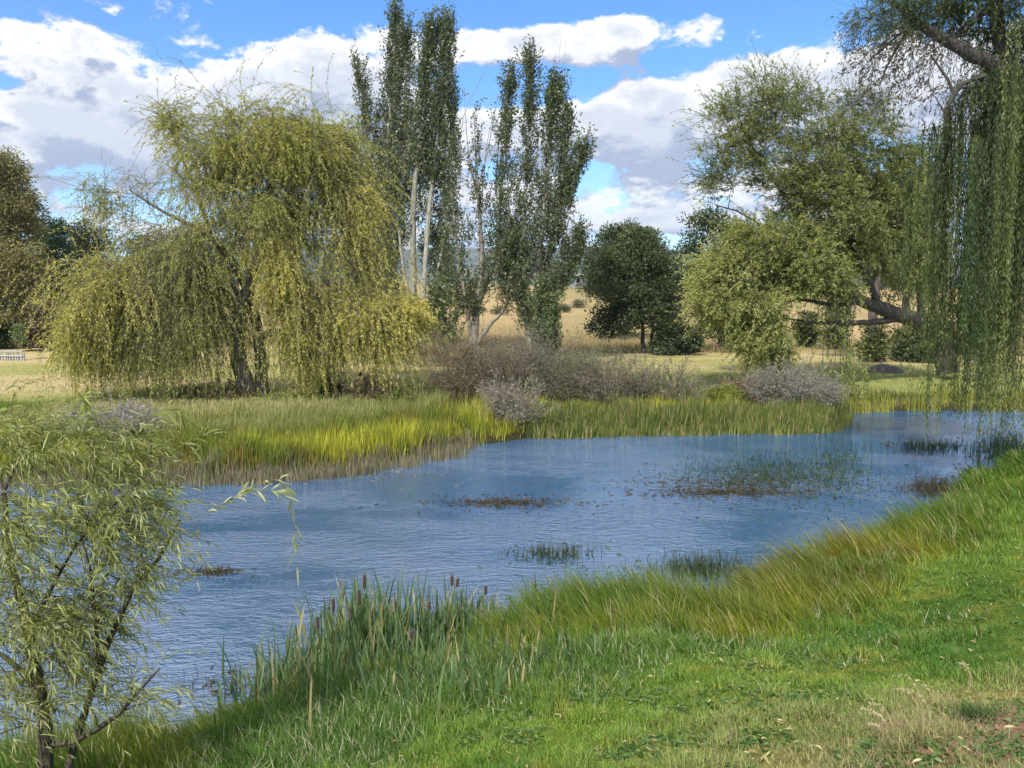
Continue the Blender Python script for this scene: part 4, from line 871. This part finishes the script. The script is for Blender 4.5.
# straw seed stalks on the dry bank
for k, (px, py, h, lb) in enumerate([(926, 742, .34, 'tall forked straw stalk standing on the dry bank above the red soil'), (880, 748, .22, 'short drooping straw stalks left of the forked straw stalk'), (968, 690, .2, 'thin straw stalk right of the forked straw stalk on the dry bank')]):
    r = rng(660 + k); x, y = (float(v[0]) for v in ground_hit(px, py)); z = gz(x, y); mb = MB(); nb = (5, 6, 4)[k]
    for j in range(nb):
        a = r.uniform(-.5, .5); p0 = np.array([x + r.normal(0, .02), y + r.normal(0, .02), z]); L = h * r.uniform(.6, 1.15)
        P = smoothline([p0, p0 + np.array([a * .2, 0, .6]) * L, p0 + np.array([a * .5 - .12, r.normal(0, .1), 1.0]) * L, p0 + np.array([a * .5 - .42, 0, 1.08]) * L], 12); tube(mb, P, np.linspace(.0022, .0009, 12), (.42, .37, .20), 4)
        q = P[6:][r.integers(0, 6, 26)]; add_leaves(mb, r, q, np.array([-.5, 0, -.4]) + r.normal(0, .5, (26, 3)), .016, .005, leafcols(r, 26, [(.35, .3, .17), (.5, .45, .28)]))
    tag(mb.build('straw_stalk', M_TWIG), lb, 'dry grass', 'straw stalks on the dry bank')
r = rng(670); x, y = (float(v[0]) for v in ground_hit(975, 722)); mb = MB(); n = 500; bx, by = x + r.normal(0, .05, n), y + r.normal(0, .05, n); blades(mb, r, bx, by, .08 + .07 * r.random(n), .004, L3((.03, .075, .02), (.08, .15, .035), r.random(n)), (0, 0), 1., .7, 3)
tag(mb.build('grass_tuft', M_GRASS), 'round dark green grass tuft growing in the red soil of the bank', 'grass tuft')

# ------------------------------------------------------------------ twiggy bushes of the far bank
def thicket(label, seed, px, py_base, rx, hpx, dp, n, col, leafcol=None, dead=True, lean=0., name='bare_shrub', density=1., group='twiggy grey shrubs behind the reeds'):
    r = rng(seed); base = foot(px, dp); b = np.array(base); H = hpx * dp / FPX; W = rx * dp / FPX; mb = MB()
    N = int(n * density); a = r.random(N) * 2 * np.pi; rad = np.sqrt(r.random(N)); p = b + np.stack([np.cos(a) * rad * W * .55, np.sin(a) * rad * W * .45, 0 * a], 1); p[:, 2] = ground_z(p[:, 0], p[:, 1])
    d0 = np.stack([np.cos(a) * rad * .9 * W / H + lean, np.sin(a) * rad * .6, np.full(N, 1.)], 1) + r.normal(0, .18, (N, 3))
    P = strands(r, p, d0, H * (1.1 - .35 * rad) * (.7 + .4 * r.random(N)), 8, .06, wig=.12); ribbons(mb, r, P, .018, np.asarray(col) * .8)
    for lev, (m_, L, w_) in enumerate(((5, .42, .007), (9, .25, .0045))):
        q = P[:, 2:]; i = r.integers(0, q.shape[0], N * m_); j = r.integers(0, q.shape[1] - 1, N * m_); st = q[i, j]; tg = nrm(q[i, j + 1] - q[i, j])
        Q = strands(r, st, tg + r.normal(0, .55, tg.shape), H * L * (.5 + r.random(len(i))), 6, .03, wig=.15); ribbons(mb, r, Q, w_, (np.asarray(col) * (.75 + .5 * r.random()))); P = Q if lev == 0 else P
        if lev == 0: P1 = Q
        if leafcol is not None: leaves_on(mb, r, Q, 3 if lev else 2, .08, .03, leafcol, r.random(len(Q)), spread=1.2)
        P = Q
        N = len(Q) // 3; P = P[:N] if lev == 0 else P
    root = empty(name, base, label, 'shrub', group); mb.build('branches', M_TWIG, root, False, base); return root
GY_ = (.19, .165, .125); GL = [(.14, .135, .10), (.22, .205, .16)]
thicket('reddish grey leafless shrub left of the crooked poplar, leaning outward', 701, 468, 400, 34, 66, 29.5, 90, (.18, .145, .105), [(.14, .13, .08), (.22, .185, .12)])
thicket('largest grey twiggy shrub, below the poplars in the middle of the far bank', 702, 522, 402, 44, 68, 30.5, 140, (.215, .19, .16), [(.13, .12, .085), (.2, .18, .14)])
thicket('green tinged twiggy shrub between the largest grey shrub and the next', 703, 572, 398, 28, 58, 30.5, 60, (.18, .17, .11), [(.13, .15, .07), (.22, .23, .13)])
thicket('rounded grey shrub standing above the middle of the green reeds', 704, 612, 398, 40, 58, 29.5, 90, GY_, GL)
thicket('low grey shrub right of the rounded one, above the green reeds', 705, 668, 400, 40, 48, 29.5, 80, GY_, GL)
thicket('small silvery shrub in front of the golden sedge at the water edge', 706, 508, 432, 24, 46, 25.6, 70, (.23, .205, .16), [(.18, .17, .13), (.27, .25, .2)])
thicket('silver grey tangled shrub overhanging the water left of the hanging shoots', 707, 788, 412, 52, 44, 29.5, 170, (.24, .225, .19), [(.18, .18, .15), (.28, .275, .23)])
thicket('brown upright twig tuft left of the silver grey tangled shrub', 708, 742, 404, 16, 34, 29.5, 40, (.19, .13, .10), [(.2, .15, .09), (.3, .25, .14)])
thicket('grey shrub on the far bank seen over the small willow', 709, 105, 452, 48, 44, 21.5, 110, (.27, .24, .23), [(.2, .19, .17), (.30, .28, .26)])
thicket('straw brown bush at the foot of the poplar with pale stems', 710, 440, 352, 40, 32, 46, 80, (.30, .25, .17), [(.24, .2, .13), (.34, .29, .19)], group='straw brown bushes under the poplars')
thicket('straw brown bush with pale tips at the foot of the forked poplar', 711, 512, 352, 34, 26, 46, 80, (.27, .25, .18), [(.24, .22, .14), (.34, .31, .21)], group='straw brown bushes under the poplars')
thicket('thin green wispy sapling bush right of the poplars before the field', 712, 592, 380, 18, 56, 33, 26, (.20, .20, .14), [(.14, .18, .08), (.24, .28, .15)], group='straw brown bushes under the poplars')
thicket('dry brush at the foot of the golden willow trunk', 713, 215, 404, 60, 16, 30, 90, (.20, .16, .10), [(.14, .13, .06), (.22, .19, .1)], group='dry brush under the golden willow')
thicket('dry brush on the right side of the golden willow', 714, 368, 402, 22, 26, 30.2, 50, (.22, .18, .12), [(.2, .17, .09), (.3, .26, .16)], group='dry brush under the golden willow')
thicket('low olive bush at the right edge of the golden willow shade', 715, 398, 402, 22, 16, 29, 60, (.11, .12, .05), [(.09, .12, .03), (.16, .19, .05)], group='dry brush under the golden willow')
bushy('rounded_shrub', 'yellow green rounded shrub left of the silver grey tangled shrub', 716, 727, 29, [[(727, 405, 29, .03), (727, 395, 29, .02), (727, 388, 29, .01)]], [(727, 396, 18, 9, 29, .6, 50, .6)], [(.07, .10, .02), (.16, .20, .04), (.24, .26, .05)], rc=.22, K=50, leaf=(.12, .03), cat='shrub')

# grey eroded mound at the right trees' feet
M = MB(); r = rng(720); c0 = np.array(foot(884, 43)); a = np.linspace(0, 2 * np.pi, 40, endpoint=False); V = []
for k, f in enumerate(np.linspace(1, 0, 10)):
    R = 1 + .3 * (fbm(np.cos(a) * 2 + 5, np.sin(a) * 2, 9) - .5); V.append(c0 + np.stack([np.cos(a) * 1.3 * f * R, np.sin(a) * .9 * f * R, -.1 + .5 * (1 - f ** 2) + .18 * (fbm(np.cos(a) * 3 * f, np.sin(a) * 3 * f, 12) - .5)], 1))
V = np.concatenate(V); i = np.arange(40); f4 = np.concatenate([np.stack([k * 40 + i, k * 40 + (i + 1) % 40, (k + 1) * 40 + (i + 1) % 40, (k + 1) * 40 + i], 1) for k in range(9)])
M.add(V, (.15, .135, .115), f4); tag(M.build('mound', M_BARK, smooth=True), kind='structure')

# ------------------------------------------------------------------ pole, shed, fences
bx, by, bz = foot(600, 140); root = empty('power_pole', (bx, by, bz), 'pale timber power pole with a crossarm on the hill beside the dark evergreen', 'power pole')
o = (bx, by, bz); H = at(600, 245, by)[2] - bz; m = MB(); tube(m, [(bx, by, bz - .3), (bx, by, bz + H)], [.28, .2], (.62, .60, .56), 10); m.build('pole', M_PAINT, root, True, o)
m = MB(); box(m, (bx, by - .3, bz + H - .35), (4.6, .24, .28), (.5, .48, .45)); m.build('crossarm', M_PAINT, root, False, o)
for s in (-2.1, -1.1, 1.1, 2.1): m = MB(); tube(m, [(bx + s, by - .3, bz + H - .2), (bx + s, by - .3, bz + H + .05), (bx + s, by - .3, bz + H + .2)], [.05, .11, .04], (.55, .5, .45), 8); m.build('insulator', M_PAINT, root, True, o)
m = MB(); box(m, (bx, by - .45, bz + H * .60), (.8, .3, .4), (.6, .6, .6)); m.build('junction_box', M_PAINT, root, False, o)
for k, s in enumerate((-2.1, -1.1, 1.1, 2.1)):
    e = np.array([bx - 130, by + 60, bz + H + 2.]); p = np.array([bx + s, by - .3, bz + H + .22]); u = np.linspace(0, 1, 30)[:, None]
    P = p * (1 - u) + e * u; P[:, 2] -= 5 * np.sin(np.pi * u[:, 0]); m = MB(); tube(m, P, .02, (.12, .12, .12), 4)
    tag(m.build('power_line', M_PAINT), 'thin power line running left from the crossarm of the pale pole', 'power line', 'power lines on the pale pole')
sx, sy, sz_ = foot(590, 188); Yd = sy; root = empty('farm_shed', (sx, sy, sz_), 'open fronted dark farm shed with white panels on top of the hill', 'shed'); o = (sx, sy, sz_); S = Yd / FPX
def wbox(n_, x0, x1, z0, z1, y0, y1, c): m = MB(); box(m, (sx + (x0 + x1) / 2, sy + (y0 + y1) / 2, sz_ + (z0 + z1) / 2), (x1 - x0, y1 - y0, z1 - z0), c); return m.build(n_, M_PAINT, root, False, o)
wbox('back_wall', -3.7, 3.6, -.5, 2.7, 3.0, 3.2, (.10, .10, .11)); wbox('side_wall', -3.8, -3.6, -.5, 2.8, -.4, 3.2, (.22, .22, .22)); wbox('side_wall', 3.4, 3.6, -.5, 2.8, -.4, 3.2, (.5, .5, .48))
wbox('roof', -4.3, 4.1, 2.75, 3.0, -.9, 3.6, (.34, .35, .37)); wbox('fascia', -4.3, 4.1, 2.5, 2.95, -1.05, -.92, (.55, .55, .55))
for xx in (-3.6, -1.3, 1.2): wbox('post', xx - .07, xx + .07, -.5, 2.75, -.75, -.6, (.12, .11, .10))
for x0, x1, zt in ((-2.7, -1.75, 2.0), (-1.5, -.3, 2.1), (-.15, .5, 1.7)): wbox('white_panel', x0, x1, .3, zt, 1.2, 1.3, (.8, .8, .78))
wbox('white_wall', 2.0, 3.9, -.4, 2.3, -.75, -.6, (.75, .75, .73))
def fence(label, p0, p1, n, h, col, rails, seed, pick=False):
    r = rng(seed); p0, p1 = np.array(p0), np.array(p1); root = empty('fence', (*p0, gz(*p0)), label, 'fence'); o = (*p0, gz(*p0)); L = []
    for u in np.linspace(0, 1, n):
        q = p0 * (1 - u) + p1 * u; z = gz(*q); L.append((*q, z)); m = MB(); tube(m, [(*q, z - .2), (q[0] + r.normal(0, .03), q[1], z + h)], [.08, .06], np.array(col) * r.uniform(.8, 1.1), 6); m.build('post', M_PAINT, root, True, o)
    for k in rails: m = MB(); P = np.array(L) + np.array([0, -.08, k]); tube(m, P, .05 if pick else .03, col, 5); m.build('rail', M_PAINT, root, True, o)
fence('grey rail fence along the hilltop in front of the farm shed', (13, 176), (26, 178), 12, 1.3, (.42, .42, .42), (.4, .8, 1.2), 731, True)
fence('short white picket fence at the left edge of the mown field', at(-16, 360, 50)[:2], at(24, 360, 50)[:2], 16, .5, (.40, .40, .38), (.3, .6), 732, True)
# dry bushes dotted over the hill
for k, (px, dp, w_, h) in enumerate([(312, 120, 9, 9), (326, 126, 8, 8), (500, 110, 12, 8), (560, 120, 10, 8), (578, 128, 9, 8), (545, 100, 10, 8)]):
    bushy('hill_shrub', ['grey green shrub on the dry hill, left one of two seen through the golden willow', 'grey green shrub on the dry hill, right one of two seen through the golden willow', 'low dry shrub on the hill between the forked and crooked poplars', 'low shrub on the hill below the farm shed', 'low shrub on the hill right below the power pole', 'low shrub on the hill behind the crooked poplar'][k], 740 + k, px, dp,
          [[(px, 330, dp, .1), (px, 325, dp, .06), (px, 320, dp, .03)]], [(px, (HORIZ + FPX * (CAMZ - gz(float(at(px, 320, dp)[0]), dp)) / dp) - h * .4, w_, h * .6, dp, 1.2, 26, .5)], [(.07, .075, .04), (.16, .16, .09)], rc=.6, K=34, leaf=(.3, .1), cat='shrub', group='shrubs dotted over the dry hill')
# litter, stones and dead blades on the bare soil
r = rng(760); mb = MB()
for px, py, a, b in SOIL:
    ux, uy, uz = ray(px, py); T = (CAMZ - 1.75) / -uz; n = 150; x = ux * T + r.normal(0, a, n); y = uy * T + r.normal(0, b * 2, n); c = L3((.30, .24, .15), (.52, .46, .30), r.random(n))
    blades(mb, r, x, y, .06 + .08 * r.random(n), .003, c, (0, 0), 3.2, .7, 2)
tag(mb.build('dead_grass', M_GRASS), 'flattened dead straw lying over the red soil of the bank', 'grass', kind='stuff')
mb = MB()
for px, py, a, b in SOIL:
    ux, uy, uz = ray(px, py); T = (CAMZ - 1.75) / -uz
    for _ in range(34):
        x, y = ux * T + r.normal(0, a * .8), uy * T + r.normal(0, b * 1.4); s = r.uniform(.004, .014); z = gz(x, y); th = np.arange(7) / 7 * 6.283
        R = s * (.7 + .5 * r.random(7)); v = np.vstack([[x, y, z + s * .7], np.stack([x + np.cos(th) * R * .6, y + np.sin(th) * R * .6, z + s * .5 + 0 * th], 1), np.stack([x + np.cos(th) * R, y + np.sin(th) * R, z - .003 + 0 * th], 1)])
        f3 = [[0, 1 + i, 1 + (i + 1) % 7] for i in range(7)]; f4 = [[1 + i, 8 + i, 8 + (i + 1) % 7, 1 + (i + 1) % 7] for i in range(7)]; mb.add(v, np.array((.26, .17, .13)) * r.uniform(.6, 1.3), f4, f3)
tag(mb.build('gravel', M_TWIG), 'small stones and crumbs of earth scattered on the red soil', 'gravel', kind='stuff')
# low weeds and fallen leaves through the lawn
r = rng(770); x, y = scatter(r, 16000, 2.4, 14, -44, 46, .8); dn, df, ins = shore(x, y); k = (~ins) & (dn < df) & (dn > 1.8) & (fbm(x * 1.1, y * 1.1, 311) > .5); x, y = x[k], y[k]; N = len(x); per = 6
mb = MB(); P0 = np.repeat(np.stack([x, y, ground_z(x, y) + .02], 1), per, 0) + r.normal(0, .012, (N * per, 3)) * np.array([1, 1, .4]); a = r.random(N * per) * 6.283
add_leaves(mb, r, P0, np.stack([np.cos(a), np.sin(a), .45 + 0 * a], 1), .04, .017, leafcols(r, N * per, [(.05, .12, .03), (.10, .19, .045), (.19, .26, .09)]), True)
tag(mb.build('lawn_weeds', M_GRASS), 'low broad leafed weeds scattered through the lawn', 'weeds', kind='stuff')
x, y = scatter(r, 2600, 2.4, 14, -44, 46, .8); dn, df, ins = shore(x, y); k = (~ins) & (dn < df) & (dn > 1.5); x, y = x[k], y[k]; n = len(x); mb = MB(); a = r.random(n) * 6.283
add_leaves(mb, r, np.stack([x, y, ground_z(x, y) + .045], 1), np.stack([np.cos(a), np.sin(a), .3 * r.normal(size=n)], 1), .05, .012, leafcols(r, n, [(.30, .20, .08), (.50, .42, .16), (.62, .58, .35)]), True)
tag(mb.build('fallen_leaves', M_GRASS), 'narrow yellowed willow leaves lying in the lawn', 'leaves', kind='stuff')

# ------------------------------------------------------------------ small willow on the near bank, left
FW = [(.10, .125, .04), (.24, .27, .075), (.38, .41, .15), (.58, .60, .36)]
r = rng(801); sk = Skel(r); d = 5.0; base = foot(46, d)
for l in ([(46, 850, d, .055), (48, 790, d, .05), (46, 740, d, .045), (38, 690, d, .04), (26, 640, d, .034), (12, 590, d, .026), (4, 540, d, .02), (10, 480, d + .1, .012), (30, 430, d + .1, .005)],
          [(66, 850, d + .1, .04), (70, 770, d + .1, .036), (86, 720, d + .1, .03), (100, 670, d + .1, .026), (118, 620, d + .1, .022), (138, 580, d + .1, .018), (160, 555, d + .1, .013), (180, 520, d + .1, .006)],
          [(50, 745, d, .024), (80, 740, d - .1, .018), (108, 722, d - .1, .015), (130, 700, d - .1, .012), (160, 668, d - .1, .006)],
          [(36, 690, d, .024), (10, 660, d - .1, .018), (-20, 640, d - .1, .012), (-60, 600, d - .1, .006)],
          [(100, 670, d + .1, .018), (96, 610, d, .014), (84, 550, d, .01), (80, 500, d, .006), (95, 440, d, .003)],
          [(26, 640, d, .02), (50, 590, d - .1, .015), (70, 560, d - .1, .01), (100, 520, d - .1, .006), (140, 480, d - .1, .003)]):
    sk.limb(l, wob=.04)
blobs = [(30, 440, 50, 28, d, .3, 26), (110, 450, 50, 24, d, .3, 31), (50, 520, 70, 44, d, .5, 70), (140, 510, 46, 44, d, .35, 51), (40, 610, 50, 46, d, .5, 49), (96, 610, 40, 44, d, .4, 43), (60, 660, 50, 30, d, .4, 23), (10, 700, 40, 40, d, .45, 17), (86, 690, 32, 26, d, .35, 14), (140, 690, 22, 20, d - .1, .15, 9), (-60, 560, 60, 120, d, .6, 54), (150, 560, 20, 30, d, .3, 10)]
T, bid = in_blobs(r, blobs); sk.grow(T, .6, .003, .006, .05)
crown = MB(); K = 3; n = len(T) * K; idx = np.repeat(np.arange(len(T)), K)
d0 = nrm(r.normal(size=(n, 3)) * .8 + np.array([.3, 0, .3])); P = strands(r, T[idx] + r.normal(0, .03, (n, 3)) - np.array([.10, 0, 0]), d0, .2 + .38 * r.random(n), 9, .34, (.16, 0, .02), .13)
ribbons(crown, r, P, .0022, (.20, .19, .08)); leaves_on(crown, r, P, 15, .075, .0075, FW, np.clip(.5 + r.normal(0, .16, n), 0, 1), spread=.65, fold=True)
# a few long free shoots arching out over the water
S = [(at(*a, d), at(*b, d), at(*c, d), at(*e, d)) for a, b, c, e in (((150, 560), (230, 500), (285, 484), (298, 575)), ((150, 540), (220, 505), (262, 490), (290, 498)), ((150, 470), (190, 440), (215, 436), (222, 470)), ((120, 440), (150, 415), (176, 412), (196, 430)), ((60, 430), (78, 405), (84, 398), (90, 420)))]
P = np.stack([smoothline(s, 22) for s in S]); ribbons(crown, r, P, .003, (.28, .28, .12)); leaves_on(crown, r, P, 34, .10, .013, FW, np.array([.85, .8, .25, .3, .5]), spread=.8, fold=True, skip=.25)
finish_tree('willow_tree', base, 'small slender leafed willow beside the water on the near bank, branches blown to the right', 'willow tree', None, sk, crown, M_LEAF, M_BARK, (.12, .095, .075))
